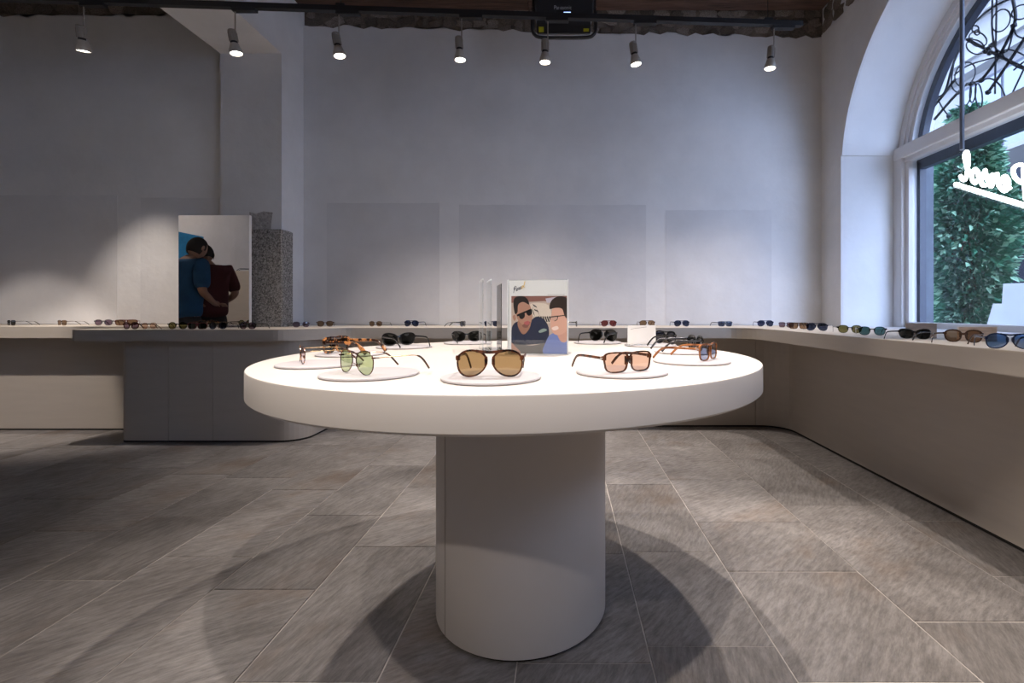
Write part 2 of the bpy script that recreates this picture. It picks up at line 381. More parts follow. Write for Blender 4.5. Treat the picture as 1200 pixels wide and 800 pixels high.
# ------------------------------------------------------------------ counters
def counter_obj(name, label, cat='counter'): return thing(name, label, cat)
TOP, UND = .810, .728
LTOP, LUND = .826, .737
def S_curve(p0, p1, n=14):
    return [(p0[0]+(p1[0]-p0[0])*(i/n), p0[1]+(p1[1]-p0[1])*(3*(i/n)**2-2*(i/n)**3)) for i in range(n+1)]
YP = 3.31
slab = [(1.47, YF+.02), (1.47, 3.46)] + arc(1.27, 3.46, .20, 0, PI/2, 8)[1:] + S_curve((-1.60, 3.66), (-2.02, YP)) + [(-3.41, YP), (-3.438, YP+.012), (-3.45, YP+.04), (-3.45, 3.525), (-2.885, 3.525), (-2.885, 3.908), (-2.30, 3.908), (-2.30, 4.29), (2.35, 4.29), (2.35, YF+.02)]
cn = counter_obj('display_counter', 'long greige counter along back and window walls with rounded corners')
link_mesh('worktop', prism(slab, UND, TOP, bev=.003), M['counter'], cn)
link_mesh('worktop_lip', boxm(1.475, 1.50, YF+.05, 3.3, TOP, TOP+.0012), M['counter'], cn)
def wall_strip(pts, z0, z1, t=.02):
    """thin upright panel following a plan polyline (front side), thickness t to the left of travel"""
    n = len(pts); P = [Vector(p) for p in pts]; off = []
    for i in range(n):
        d = (P[min(i+1, n-1)]-P[max(i-1, 0)]).normalized(); off.append(P[i]+Vector((-d.y, d.x))*t)
    return prism([tuple(p) for p in P]+[tuple(p) for p in off[::-1]], z0, z1)
# front panels, traced from the peninsula's left end to the right hand run
BX, BY, PYB = 1.80, 3.84, 3.385
left_end = [(-3.17, 3.70), (-3.17, PYB+.06)] + arc(-3.11, PYB+.06, .06, PI, 1.5*PI, 6)[1:]
def seg(name, pts): 
    link_mesh(name, wall_strip(pts, .014, UND-.001), M['counter'], cn, smooth=False)
    link_mesh('shadow_gap', wall_strip([(p[0], p[1]) for p in pts], .0015, .014, .035), M['dark'], cn)
seg('front_panel', left_end + [(-2.816, PYB)])
seg('front_panel', [(-2.813, PYB), (-2.50, PYB)])
seg('front_panel', [(-2.497, PYB), (-2.02, PYB)] + arc(-2.02, PYB+.16, .16, -PI/2, 0, 8)[1:] + [(-1.86, BY-.0)])
seg('front_panel', [(-1.84, BY), (-.6, BY)])
seg('front_panel', [(-.597, BY), (1.57, BY)])
seg('front_panel', [(1.573, BY)] + [(1.60+.20*math.sin(t), BY-.20+.20*math.cos(t)) for t in [PI/2*i/8 for i in range(9)]] + [(BX, 1.2)])
seg('front_panel', [(BX, 1.197), (BX, YF+.03)])
cl = counter_obj('wall_counter', 'pale counter against the left rear wall behind the peninsula')
link_mesh('worktop', boxm(XL+.005, -2.89, 3.53, YL-.005, LUND, LTOP, bev=.003), M['counter'], cl)
link_mesh('front_panel', boxm(XL+.01, -3.18, 3.73, 3.75, .014, LUND), M['counter'], cl)
link_mesh('shadow_gap', boxm(XL+.01, -3.18, 3.735, 3.77, .0015, .014), M['dark'], cl)
# deep window sill joined to the counter
for k, dy in ((1, 0), (2, W2)): struct('trim_%d' % k, boxm(XR+.001, XW+.03, WY0+.001+dy, WY1-.001+dy, SILL-.02, .806), M['frame'])

# ------------------------------------------------------------------ round table
TC, TR, TH = (-.145, 1.526), .731, .80
tb = thing('round_table', 'large round pale display table on a fat pillar in the middle of the shop', 'table', (*TC, 0))
link_mesh('tabletop', lathe([(0, .727), (TR-.02, .727), (TR-.006, .7285), (TR, .734), (TR, .7955), (TR-.0015, .799), (TR-.004, .8), (0, .8)], 128), M['tabletop'], tb, True)
link_mesh('pedestal', lathe([(.268, .012), (.268, .727)], 64), M['tabletop'], tb, True, loc=(.016, .0, 0))
link_mesh('pedestal_seam', boxm(-.0008, .0008, -.0006, .0006, .012, .727), M['bronze'], tb, loc=(.016-.205, -.1735, 0))
link_mesh('shadow_gap', lathe([(.258, .0015), (.258, .014)], 48), M['dark'], tb, True, loc=(.016, 0, 0))

# ------------------------------------------------------------------ eyewear
def tort(name, a, b, sc=55, p0=.42, p1=.6, rough=.2):
    m = mat(name, b, rough, var=.3, scale=sc, col2=a, detail=2)
    r = [n for n in m.node_tree.nodes if n.type == 'VALTORGB'][0]; r.color_ramp.elements[0].position = p0; r.color_ramp.elements[1].position = p1
    return m
FM = dict(black=mat('acetate_black', (.010, .010, .011), .15), tort=tort('acetate_tortoise', (.025, .010, .006), (.50, .20, .06), 60, .50, .60),
          dtort=tort('acetate_dark_tortoise', (.012, .006, .005), (.12, .04, .018)), amber=tort('acetate_amber', (.13, .04, .014), (.40, .15, .05), 30),
          red=mat('acetate_red', (.13, .03, .035), .2), navy=mat('acetate_navy', (.02, .03, .08), .2), grey=mat('acetate_grey', (.12, .12, .13), .25),
          gold=mat('gold_metal', (.62, .42, .22), .25, 1), silver=mat('silver_metal', (.55, .54, .53), .2, 1), gun=mat('gunmetal', (.08, .08, .085), .3, 1),
          brown=mat('acetate_brown', (.07, .032, .018), .2), clear=mat('acetate_rose', (.72, .52, .46), .2))
LM = dict(dark=glassy('lens_dark', (.012, .014, .013), 1.5, .02), brown=glassy('lens_brown', (.36, .25, .13), 1.5, .03, .02), green=glassy('lens_green', (.46, .56, .33), 1.5, .03, .04),
          rose=glassy('lens_rose', (.60, .42, .335), 1.5, .03, .01), blue=glassy('lens_blue', (.22, .27, .42), 1.6, .02, .06), violet=glassy('lens_violet', (.22, .15, .20), 1.5, .03),
          navy=glassy('lens_navy', (.03, .045, .10), 1.5, .03), olive=glassy('lens_olive', (.17, .16, .06), 1.5, .03), teal=glassy('lens_teal', (.06, .14, .15), 1.5, .03),
          lilac=glassy('lens_lilac', (.75, .62, .68), 1.5, .03), red=glassy('lens_red', (.22, .06, .06), 1.5, .03), gbrown=glassy('lens_smoke_brown', (.30, .19, .11), 1.5, .03),
          sky=glassy('lens_sky', (.12, .22, .42), 1.6, .02, .05))
def outline(style, n):
    """lens outline of the right-hand lens (+x is outwards)"""
    out = []
    for i in range(n):
        t = 2*PI*i/n; c, s = math.cos(t), math.sin(t)
        def se(a, b, e): return (a*math.copysign(abs(c)**(2/e), c), b*math.copysign(abs(s)**(2/e), s))
        if style == 'round': x, z = .0235*c, .0235*s
        elif style == 'panto':
            x, z = se(.0245, .0215, 2.4); x *= 1+.10*(z/.0215)
        elif style == 'pilot':
            x, z = se(.0275, .0235, 2.3); x += .004*(-z/.0235)*(.6 if z < 0 else .3) ; z += .0025*(x/.0275)*(-1 if z < 0 else .5); x *= 1-.13*max(0, -z/.0235)
        elif style == 'square':
            x, z = se(.0280, .0200, 3.8); x *= 1+.12*(z/.0200)
        elif style == 'cat':
            x, z = se(.0265, .0195, 2.7); z += .004*(x/.0265)*max(0, (z+.01)/.03); x *= 1+.10*(z/.02)
        else:
            x, z = se(.0265, .0195, 3); x *= 1+.08*(z/.02)
        out.append((x, z))
    return out
CACHE = {}
def yfront(x): return 1.1*x*x
def glasses_meshes(style, rim, metal, n, tk=1.0):
    key = (style, rim, metal, n, tk)
    if key in CACHE: return CACHE[key]
    ol = outline(style, n); cxl = .0345 if not metal else .0350
    dp = .0038 if not metal else .0018
    bm = bmesh.new()
    for sd in (-1, 1):
        rings = []
        for (k, yy) in ((0, -dp/2), (1, -dp/2), (1, dp/2), (0, dp/2)):
            vs = []
            for (x, z) in ol:
                l = math.hypot(x, z); g = rim*(1.25 if z > .006 and not metal else 1)
                X = sd*(cxl+x*(1+k*g/l)); Z = z*(1+k*g/l)
                vs.append(bm.verts.new((X, yfront(X)+yy, Z)))
            rings.append(vs)
        for a in range(4):
            A, B = rings[a], rings[(a+1) % 4]
            for i in range(n):
                j = (i+1) % n; bm.faces.new((A[i], A[j], B[j], B[i]))
    xin = cxl-max(-min(p[0] for p in ol), .02)
    if metal:
        tube(spline([(-xin-.001, 0, .006), (0, -.001, .0095), (xin+.001, 0, .006)], 4), .0011, 6, bm=bm)
        if style == 'pilot' or style == 'round':
            tube(spline([(-cxl*.72, 0, .0205), (0, -.001, .0175), (cxl*.72, 0, .0205)], 4), .0012, 6, bm=bm)
        for sd in (-1, 1):
            tube([(sd*(xin-.001), .001, -.003), (sd*(xin-.003), .007, -.006)], .0006, 5, bm=bm)
            bmesh.ops.create_uvsphere(bm, u_segments=6, v_segments=5, radius=.0032, matrix=Matrix.Translation((sd*(xin-.003), .008, -.008)) @ Matrix.Diagonal((.5, .7, 1.3, 1)))
    else:
        zt = max(p[1] for p in ol)+rim*.6; zm = {'pilot': zt-.004, 'square': zt-.0025}.get(style, .0085)
        x1 = cxl*.78 if style in ('pilot', 'square') else xin+.004; z1 = zt-.001 if style in ('pilot', 'square') else .0115
        tube(spline([(-x1, yfront(x1), z1), (-x1*.5, 0, (z1*.4+zm*.6)), (0, -.0005, zm), (x1*.5, 0, (z1*.4+zm*.6)), (x1, yfront(x1), z1)], 4), max(.0026, rim*.95), 8, bm=bm, flat=(.7, 1))
        for sd in (-1, 1): prism([(sd*(xin+.003), .013), (sd*(xin+.003), -.006), (sd*(xin-.0015), -.004), (sd*(xin-.003), .004), (sd*(xin-.002), .013)], -dp/2, dp/2+.004, axis='y', bm=bm)
    xo = cxl+max(p[0] for p in ol); zh = .0105; xh = max(xo+.004, .0665)
    for sd in (-1, 1):
        yq = yfront(xo)
        hh = .0045 if not metal else .0014
        a, b = sorted((sd*(xo-.003), sd*xh)); box(bm, a, b, yq-.002, yq+.006, zh-hh, zh+hh)
    f = bpy.data.meshes.new('frame_front'); bmesh.ops.recalc_face_normals(bm, faces=bm.faces[:]); bm.to_mesh(f); bm.free()
    L = []
    for sd in (-1, 1):
        bm = bmesh.new(); c = bm.verts.new((sd*cxl, yfront(cxl)-.0012, 0))
        vs = [bm.verts.new((sd*(cxl+x*1.01), yfront(cxl+x), z*1.01)) for x, z in ol]
        for i in range(n): bm.faces.new((c, vs[i], vs[(i+1) % n]))
        me = bpy.data.meshes.new('lens'); bm.to_mesh(me); bm.free(); L.append(me)
        for p in me.polygons: p.use_smooth = True
    zb = min(p[1] for p in ol)-rim
    T = []; TT = []
    for sd in (-1, 1):
        y0 = yfront(xo)+.004
        pts = spline([(sd*(xh-.001), y0, zh), (sd*(xh+.001), .055, zh+.0005), (sd*(xh-.001), .100, zh-.001), (sd*(xh-.004), .121, zh-.010), (sd*(xh-.008), .142, zb+.0022)], 4)
        N = len(pts)
        if metal:
            cut = int(N*.58)
            tb_ = tube(pts[cut:], [.0017]+[.0022]*(N-cut-1), 6); mt = bpy.data.meshes.new('temple_tip'); tb_.to_mesh(mt); tb_.free(); TT.append(mt)
            for p in mt.polygons: p.use_smooth = True
            bm = tube(pts[:cut+1], .0010, 6)
        else: bm = tube(pts, [tk*(.0036-.0006*(i/N) + (.0006 if i > N*.75 else 0)) for i in range(N)], 6, flat=(.5, 1))
        me = bpy.data.meshes.new('temple'); bmesh.ops.recalc_face_normals(bm, faces=bm.faces[:]); bm.to_mesh(me); bm.free(); T.append(me)
        for p in me.polygons: p.use_smooth = True
    H = []
    for sd in (-1, 1):
        a, b = sorted((sd*(xh-.0045), sd*(xh+.0012))); bm = boxm(a, b, yfront(xo)+.001, yfront(xo)+.010, zh-.0013, zh+.0013)
        me = bpy.data.meshes.new('hinge'); bm.to_mesh(me); bm.free(); H.append(me)
    CACHE[key] = (f, L, T, H, zb, TT); return CACHE[key]
def use(name, me, m, parent, label=None):
    o = bpy.data.objects.new(name, me); COL.objects.link(o); o.parent = parent
    if not me.materials: me.materials.append(None)
    o.material_slots[0].link = 'OBJECT'; o.material_slots[0].material = m
    if label: o['label'] = label
    return o
def glasses(loc, deg, style, frame, lens, label, temple=None, rim=.0030, metal=False, n=28, group=None, big=1.0, name='sunglasses', tk=1.0):
    if metal: rim = .0011
    f, L, T, H, zb, TT = glasses_meshes(style, rim, metal, n, tk)
    r = thing(name, label, 'sunglasses', (loc[0], loc[1], loc[2]-zb*big+.0003), math.radians(deg), group)
    r.scale = (big, big, big)
    use('frame_front', f, FM[frame], r)
    for me in L: use('lens', me, LM[lens], r)
    for me in T: use('temple', me, FM[temple or frame], r)
    for me in TT: use('temple_tip', me, FM['dtort' if (temple or frame) == 'gold' else 'black'], r)
    for me in H: use('hinge', me, FM['silver' if frame != 'gold' else 'gold'], r)
    return r

# ------------------------------------------------------------------ plates and glasses on the round table
def at(px, d, z): return ((px-CX)/F*d, d, z)
def plate(px, d, label, r=.104):
    x, y_, z = at(px, d, TH)
    o = link_mesh('display_plate', lathe([(0, .0), (r-.004, .0), (r-.0008, .0015), (r, .003), (r-.0008, .0052), (r-.003, .006), (0, .006)], 64), M['plate'], None, True, loc=(x, y_, TH+.0002))
    tag(o, label, 'plate', 'round white display plates on the round table'); return (x, y_)
PZ = TH+.0065
def table_pair(px, d, plabel, dxy, deg, *a, **k):
    x, y_ = plate(px, d, plabel)
    glasses((x+dxy[0], y_+dxy[1], PZ), deg, *a, n=40, group='sunglasses on the round table', **k)
table_pair(576, .99, 'round white plate at the table front under the brown pilot sunglasses', (.0, -.025), 2, 'pilot', 'dtort', 'brown', 'brown pilot sunglasses facing out at the front middle of round table', rim=.0030, big=1.04)
table_pair(728.5, 1.08, 'round white plate under the square rose lens sunglasses', (.012, -.035), 31, 'square', 'dtort', 'rose', 'square tortoise sunglasses with rose lenses right of the front pair', rim=.0026)
table_pair(434, 1.045, 'round white plate under the green lens metal sunglasses', (-.022, -.030), -37, 'pilot', 'dtort', 'green', 'thin rimmed gold metal sunglasses with pale green lenses at front left', temple='gold', metal=True, big=1.04)
table_pair(375, 1.24, 'round white plate at the table left rim under the pink lens glasses', (-.045, -.010), -56, 'panto', 'tort', 'lilac', 'tortoise glasses with pale pink lenses seen edge on at left rim', temple='gold', metal=True)
table_pair(411, 1.53, 'round white plate under the chunky tortoise sunglasses on table left', (-.050, 0), -98, 'square', 'tort', 'dark', 'chunky mottled orange tortoise sunglasses facing left on round table', rim=.006, tk=1.8)
table_pair(474, 1.83, 'round white plate under the black cat eye sunglasses at rear left', (-.03, .018), -136, 'cat', 'black', 'dark', 'black cat eye sunglasses on round table behind the orange tortoise pair', rim=.0048)
table_pair(548.5, 2.06, 'round white plate at the table rear left of the photo stand', (-.012, .03), -160, 'cat', 'black', 'dark', 'black cat eye sunglasses at the table rear left of photo stand', rim=.0030)
table_pair(700, 2.08, 'round white plate at the table rear right of the photo stand', (.03, .03), 153, 'pilot', 'black', 'dark', 'black pilot sunglasses at the table rear right of photo stand', rim=.0026)
table_pair(762, 1.92, 'round white plate under the small white card', (.066, .012), 118, 'pilot', 'black', 'navy', 'black sunglasses half hidden behind the small white card', rim=.003)
table_pair(803, 1.61, 'round white plate at the table right under black silver hinged sunglasses', (.040, .01), 97, 'panto', 'black', 'dark', 'black sunglasses with silver temples facing right on the table', temple='gun', rim=.004)
table_pair(810, 1.31, 'round white plate at the table right under amber sunglasses', (.05, -.005), 53, 'square', 'amber', 'blue', 'amber square sunglasses with blue grey lenses at the table right', rim=.003)
# white card
x, y_, z = at(752, 1.865, PZ)
wc = thing('card_holder', 'small white card in clear holder among plates at table rear right', 'card', (x, y_, z), math.radians(4))
link_mesh('card', boxm(-.056, .056, -.001, .001, .003, .078), M['card'], wc)
link_mesh('holder', boxm(-.058, .058, .0015, .004, .0, .080), M['acrylic'], wc)
link_mesh('holder_foot', boxm(-.058, .058, .004, .045, .0, .003), M['acrylic'], wc)
link_mesh('script_line', tube(spline([(-.045, -.0014, .062), (-.03, -.0014, .066), (-.01, -.0014, .068), (.02, -.0014, .072)], 4), .0005, 4), FM['grey'], wc)

# ------------------------------------------------------------------ acrylic photo stands
SCRIPT = {  # hand-drawn cursive, unit = x-height, each glyph (advance, [strokes])
 'P': (1.55, [[(.35, -.15), (.55, .8), (.75, 1.75), (.5, 1.35), (.35, 1.05), (.55, 1.75), (1.0, 1.95), (1.45, 1.65), (1.35, 1.15), (.9, .85), (.6, .9)]]),
 'e': (.85, [[(0, .25), (.35, .45), (.62, .8), (.45, 1.0), (.2, .75), (.15, .3), (.4, 0), (.85, .25)]]),
 'r': (.8, [[(0, .25), (.2, .7), (.28, 1.05), (.35, .85), (.65, .88), (.55, .45), (.6, .05), (.8, .25)]]),
 's': (.8, [[(0, .25), (.3, .7), (.45, 1.08), (.5, .7), (.66, .3), (.5, 0), (.2, .08), (.45, .05), (.8, .25)]]),
 'o': (.9, [[(.0, .3), (.3, .85), (.5, 1.0), (.2, .8), (.12, .35), (.35, 0), (.65, .2), (.7, .7), (.5, 1.0), (.62, .8), (.9, .75)]]),
 'l': (.8, [[(0, .5), (.35, 1.0), (.65, 1.75), (.5, 2.1), (.3, 1.75), (.25, .8), (.35, .1), (.6, 0), (.85, .25)]])}
def script_word(word, mapf, r, k=5, sides=5, flat=None):
    u = 0; res = []
    for ch in word:
        adv, st = SCRIPT[ch]
        for s in st: res.append((ch, tube([mapf(u+p.x, p.y) for p in spline([(a, b, 0) for a, b in s], k)], r, sides)))
        u += adv
    return res, u
PW, PH = .200, .243
x, y_, z = at(630, 1.545, TH)
st = thing('photo_stand', 'clear acrylic stand with colour photograph of two men on the round table', 'photo stand', (x, y_, TH+.0004), math.radians(-9))
link_mesh('acrylic_back', boxm(-PW/2, PW/2, .004, .007, .004, PH, bev=.0006), M['acrylic'], st)
link_mesh('acrylic_front', boxm(-PW/2, PW/2, -.0045, -.0015, .004, PH, bev=.0006), M['acrylic'], st)
for sd in (-1, 1): link_mesh('polished_edge', boxm(sd*(PW/2)-.0008, sd*(PW/2)+.0008, -.0046, .0071, .004, PH+.0005), M['sheet'], st)
link_mesh('acrylic_foot', boxm(-PW/2-.003, PW/2+.006, -.03, .045, 0, .004, bev=.0006), M['acrylic'], st)
pr = link_mesh('photo_print', boxm(-PW/2+.004, PW/2-.002, -.001, .0035, .006, PH-.002), M['print_white'], st)
# the picture: flat shapes in print pixels (origin at 594,328; 73 x 87)
def uv(p, lay):
    return (-PW/2+(p[0]/73)*PW, -.0012-lay*.00004, PH-(p[1]/87)*PH)
def shape(name, pts, col, lay, smooth=True, label=None):
    P = spline([(a, b, 0) for a, b in pts], 4, True) if smooth else [Vector((a, b, 0)) for a, b in pts]
    P = [(min(max(p.x, 4.4), 71.9), min(max(p.y, 1), 86.0)) for p in P]
    bm = bmesh.new(); vs = [bm.verts.new(uv(p, lay)) for p in P]
    es = [bm.edges.new((vs[i], vs[(i+1) % len(vs)])) for i in range(len(vs))]
    bmesh.ops.triangle_fill(bm, edges=es, use_beauty=True)
    key = 'ink_%02d%02d%02d' % tuple(int(c*99) for c in col)
    m = bpy.data.materials.get(key) or mat(key, col, .4)
    return link_mesh(name, bm, m, pr)
S = lambda *a, **k: shape('printed_shape', *a, **k)
S([(4, 19), (72, 19), (72, 86), (4, 86)], (.55, .44, .38), 1, False)
S([(4, 19), (72, 19), (72, 28), (45, 25), (4, 27)], (.28, .13, .11), 2, False)
S([(46, 22), (60, 20), (58, 27), (48, 27)], (.55, .5, .6), 3, False)
S([(28, 28), (50, 30), (52, 50), (38, 48), (30, 40)], (.72, .62, .54), 2)
for k in range(6): S([(37+k*2.6, 43), (38.5+k*2.6, 42.5), (41+k*2.6, 49), (39.5+k*2.6, 49.5)], (.02, .02, .025), 4, False)
for a in ([(30, 28), (35, 31), (36, 33), (32, 31)], [(32, 34), (37, 36), (38, 38), (33, 36)], [(30, 30), (33, 42), (34.5, 45), (31.5, 40)], [(36, 34), (39, 42), (39.8, 44), (37, 38)]):
    S(a, (.03, .03, .035), 4, False)
S([(5, 56), (12, 49), (20, 52), (29, 47), (36, 43), (45, 47), (50, 56), (50, 68), (46, 74), (5, 75)], (.025, .032, .07), 5)       # navy shirt, left man
S([(4, 72), (16, 75), (30, 77), (46, 73), (50, 70), (44, 86), (4, 86)], (.16, .145, .14), 5)                                       # table
S([(4, 74), (9, 78), (16, 86), (4, 86)], (.48, .26, .20), 6)
S([(14, 46), (20, 44), (28, 50), (26, 58), (20, 64), (15, 60), (12, 52)], (.36, .185, .13), 6)                                      # neck
S([(9, 32), (12, 26), (19, 24), (26, 28), (29, 35), (30, 44), (27, 54), (22, 55), (16, 51), (11, 44)], (.46, .25, .18), 7)          # face
S([(6, 43), (9, 41), (10, 46), (8, 48)], (.44, .23, .17), 7)
S([(7, 30), (8, 22), (14, 19), (21, 20), (25, 24), (26, 29), (19, 26), (13, 29), (12, 38), (9, 40)], (.02, .016, .016), 8)           # hair
S([(14, 41), (20, 39), (21, 43), (18, 46), (15, 45)], (.01, .01, .012), 9)
S([(23, 37), (29, 34), (30, 39), (27, 42), (24, 41)], (.01, .01, .012), 9)
S([(11, 41), (28, 34), (29, 36), (12, 43)], (.01, .01, .012), 9, False)
S([(20, 50), (25, 48), (27, 51), (24, 53), (21, 52)], (.38, .10, .11), 9)
S([(18, 53), (27, 49), (27, 52), (24, 56), (20, 56)], (.20, .09, .07), 8)
S([(44, 86), (47, 72), (52, 64), (60, 62), (66, 68), (72, 62), (72, 86)], (.20, .26, .56), 7)                                       # blue shirt, right man
S([(60, 56), (72, 48), (72, 70), (65, 72), (60, 63)], (.55, .31, .24), 8)
S([(53, 42), (56, 32), (66, 29), (72, 34), (72, 56), (67, 63), (58, 64), (53, 58), (52, 50)], (.62, .36, .28), 9)
S([(51, 34), (53, 25), (60, 20), (68, 20), (72, 24), (72, 44), (69, 42), (66, 34), (58, 33)], (.03, .02, .018), 10)
S([(53, 43), (60, 42), (61, 46), (57, 48), (54, 47)], (.52, .34, .28), 11)
for a in ([(52, 43), (61, 42), (70, 41), (70, 42), (61, 43.2), (52, 44.2)], [(60.5, 42.5), (61.5, 42.5), (60.5, 47), (57, 48.6), (56.8, 47.8), (59.8, 46.5)]): S(a, (.03, .025, .025), 12, False)
S([(54, 56), (60, 54), (62, 57), (58, 59), (55, 58.5)], (.78, .62, .58), 12)
S([(38, 60), (44, 57), (48, 59), (40, 62)], (.25, .33, .30), 8)
def mp(u, v):
    s = 3.05; return uv((6.2+u*s*.86+v*.3, 15.2-u*s*.36-v*s*1.15), 14)
glyphs, _ = script_word('Persol', mp, .00062, 3, 4)
for ch, bm in glyphs: link_mesh('printed_letter', bm, FM['navy'] if ch in 'Pers' else mat('ink_gold', (.75, .48, .05), .5), pr)
for k in range(9): S([(49+k*2.3, 17.2), (50.6+k*2.3, 17.2), (50.6+k*2.3, 17.9), (49+k*2.3, 17.9)], (.45, .45, .46), 4, False)
# second stand, turned side-on
x, y_, z = at(573, 1.71, TH)
s2 = thing('sign_stand', 'clear acrylic stand turned edge on behind the photo stand', 'photo stand', (x, y_, TH+.0004), math.radians(-77))
link_mesh('acrylic_front', boxm(-.085, .10, -.030, -.026, .004, .25, bev=.0006), M['acrylic'], s2)
link_mesh('acrylic_back', boxm(-.085, .10, -.002, .002, .004, .25, bev=.0006), M['acrylic'], s2)
link_mesh('acrylic_foot', boxm(-.088, .10, -.031, .05, 0, .004, bev=.0006), M['acrylic'], s2)
link_mesh('dark_insert', boxm(-.075, .09, .035, .037, .004, .235), FM['black'], s2)
for y0 in (-.030, -.002):
    link_mesh('polished_edge', boxm(-.0865, -.0845, y0-.0004, y0+.0044, .004, .25), M['sheet'], s2)
    link_mesh('polished_edge', boxm(-.085, .10, y0-.0004, y0+.0044, .2485, .2505), M['sheet'], s2)

# ------------------------------------------------------------------ glasses on the counters
K = dict(n=20)
LZ = LTOP+.0006; CZ = TOP+.0006
def cg(px, d, deg, style, frame, lens, label, z=None, **k):
    k.setdefault('n', 20); k.setdefault('group', 'sunglasses on the counters')
    glasses(at(px, d, CZ if z is None else z), deg, style, frame, lens, label, **k)
cg(12.5, 3.72, -22, 'square', 'black', 'dark', 'black sunglasses first from the left end of rear left counter', LZ, metal=True)
cg(72, 3.72, -22, 'square', 'brown', 'gbrown', 'brown lens metal sunglasses second from left on rear left counter', LZ, metal=True)
cg(121, 3.70, 8, 'panto', 'grey', 'violet', 'grey sunglasses with violet lenses behind left end of peninsula', LZ, rim=.002)
cg(148, 3.70, 34, 'square', 'red', 'gbrown', 'dark red sunglasses behind dark tortoise pair on peninsula left end', LZ)
cg(153, 3.36, -8, 'panto', 'dtort', 'violet', 'dark tortoise sunglasses in front of red pair on peninsula', rim=.004)
cg(174.5, 3.41, -90, 'panto', 'tort', 'rose', 'gold metal sunglasses seen edge on left of the mirror', temple='gold', metal=True)
cg(208, 3.36, 8, 'round', 'black', 'olive', 'round black sunglasses with greenish lenses at mirror left edge', rim=.0022)
cg(231, 3.362, 4, 'square', 'red', 'dark', 'small dark red sunglasses in front of the mirror')
cg(255, 3.36, 3, 'round', 'black', 'navy', 'round black sunglasses in front of the mirror middle', rim=.0022)
cg(290, 3.37, -6, 'panto', 'black', 'violet', 'black sunglasses with grey violet lenses below mirror right edge', rim=.003)
cg(353, 3.75, 44, 'panto', 'grey', 'violet', 'violet lens sunglasses in front of the granite block corner', metal=True)
cg(381, 3.93, 22, 'panto', 'brown', 'gbrown', 'brown sunglasses under the left wall panel, first on back counter', rim=.002)
cg(440, 3.95, -14, 'panto', 'gun', 'gbrown', 'smoke lens metal sunglasses under the left wall panel middle', metal=True)
cg(482, 3.95, -12, 'pilot', 'navy', 'navy', 'navy pilot sunglasses under right side of left wall panel', rim=.002)
cg(543, 3.95, 84, 'square', 'black', 'navy', 'black sunglasses side on left of the photo stand on back counter')
cg(577, 3.95, 8, 'square', 'navy', 'navy', 'blue sunglasses seen through the clear acrylic stands')
cg(676, 3.95, 86, 'square', 'black', 'dark', 'black sunglasses side on just right of photo stand on back counter')
cg(713.5, 3.95, 2, 'pilot', 'red', 'red', 'dark red pilot sunglasses on the back counter', rim=.002)
cg(758.5, 3.95, 2, 'pilot', 'brown', 'gbrown', 'brown gradient pilot sunglasses on the back counter above white card', rim=.002)
cg(799, 3.95, 4, 'pilot', 'navy', 'navy', 'navy pilot sunglasses under the left edge of right wall panel', rim=.002)
cg(850, 3.95, 12, 'square', 'gun', 'navy', 'slate square sunglasses under the right wall panel', rim=.002)
cg(897, 3.95, -6, 'pilot', 'navy', 'navy', 'dark blue pilot sunglasses at right end of back counter', rim=.002)
cg(921, 3.70, -60, 'square', 'gun', 'violet', 'grey violet sunglasses at the rounded counter corner', metal=True)
cg(936, 3.40, -36, 'square', 'dtort', 'gbrown', 'brown topped sunglasses at the rounded counter corner')
cg(957, 3.10, -45, 'pilot', 'navy', 'navy', 'navy sunglasses next to olive pair on window counter', temple='silver', rim=.002)
cg(996, 2.78, -18, 'panto', 'black', 'olive', 'black sunglasses with olive lenses on window counter', temple='silver', rim=.002)
cg(1022, 2.52, -26, 'panto', 'black', 'teal', 'black sunglasses with teal lenses on window counter', temple='silver', rim=.002)
cg(1072, 2.20, 118, 'cat', 'black', 'dark', 'black sunglasses facing away before the smaller wooden block', rim=.004)
cg(1129, 1.96, 122, 'panto', 'brown', 'gbrown', 'brown sunglasses facing away before the larger wooden block', rim=.005)
cg(1184, 1.62, -26, 'pilot', 'navy', 'sky', 'navy sunglasses with bright blue lenses at right frame edge', rim=.003, n=36)
def wood_block(px, d, w_, h, deg, label):
    x, y_, z = at(px, d, CZ); o = thing('display_block', label, 'display block', (x, y_, CZ), math.radians(deg), 'wooden display blocks on window counter')
    link_mesh('wooden_front', boxm(-w_/2, w_/2, 0, .015, 0, h, bev=.001), M['wood'], o)
    link_mesh('wooden_foot', boxm(w_/2-.016, w_/2, .0155, .08, 0, h*.92, bev=.001), M['wood'], o)
wood_block(1080, 2.30, .125, .07, -18, 'smaller pale wooden display block standing behind black sunglasses')
wood_block(1146, 2.04, .140, .062, -14, 'larger pale wooden display block standing behind brown sunglasses')
# white display boards outside the window
bx, by = 3.36, 3.50
bd = thing('display_boards', 'white stepped display boards on a white box outside the window, beside the plant', 'display board', (bx, by, -.0495), math.radians(-46))
link_mesh('box_base', boxm(-.17, .17, -.06, .10, 0, .86, bev=.004), M['card'], bd)
link_mesh('lower_board', prism([(-.165, .861), (.17, .861), (.17, 1.045), (-.125, 1.045)], -.02, -.006, axis='y'), M['sheet'], bd)
link_mesh('upper_board', prism([(-.085, .861), (.115, .861), (.115, 1.195), (-.07, 1.195)], .004, .018, axis='y'), M['sheet'], bd)

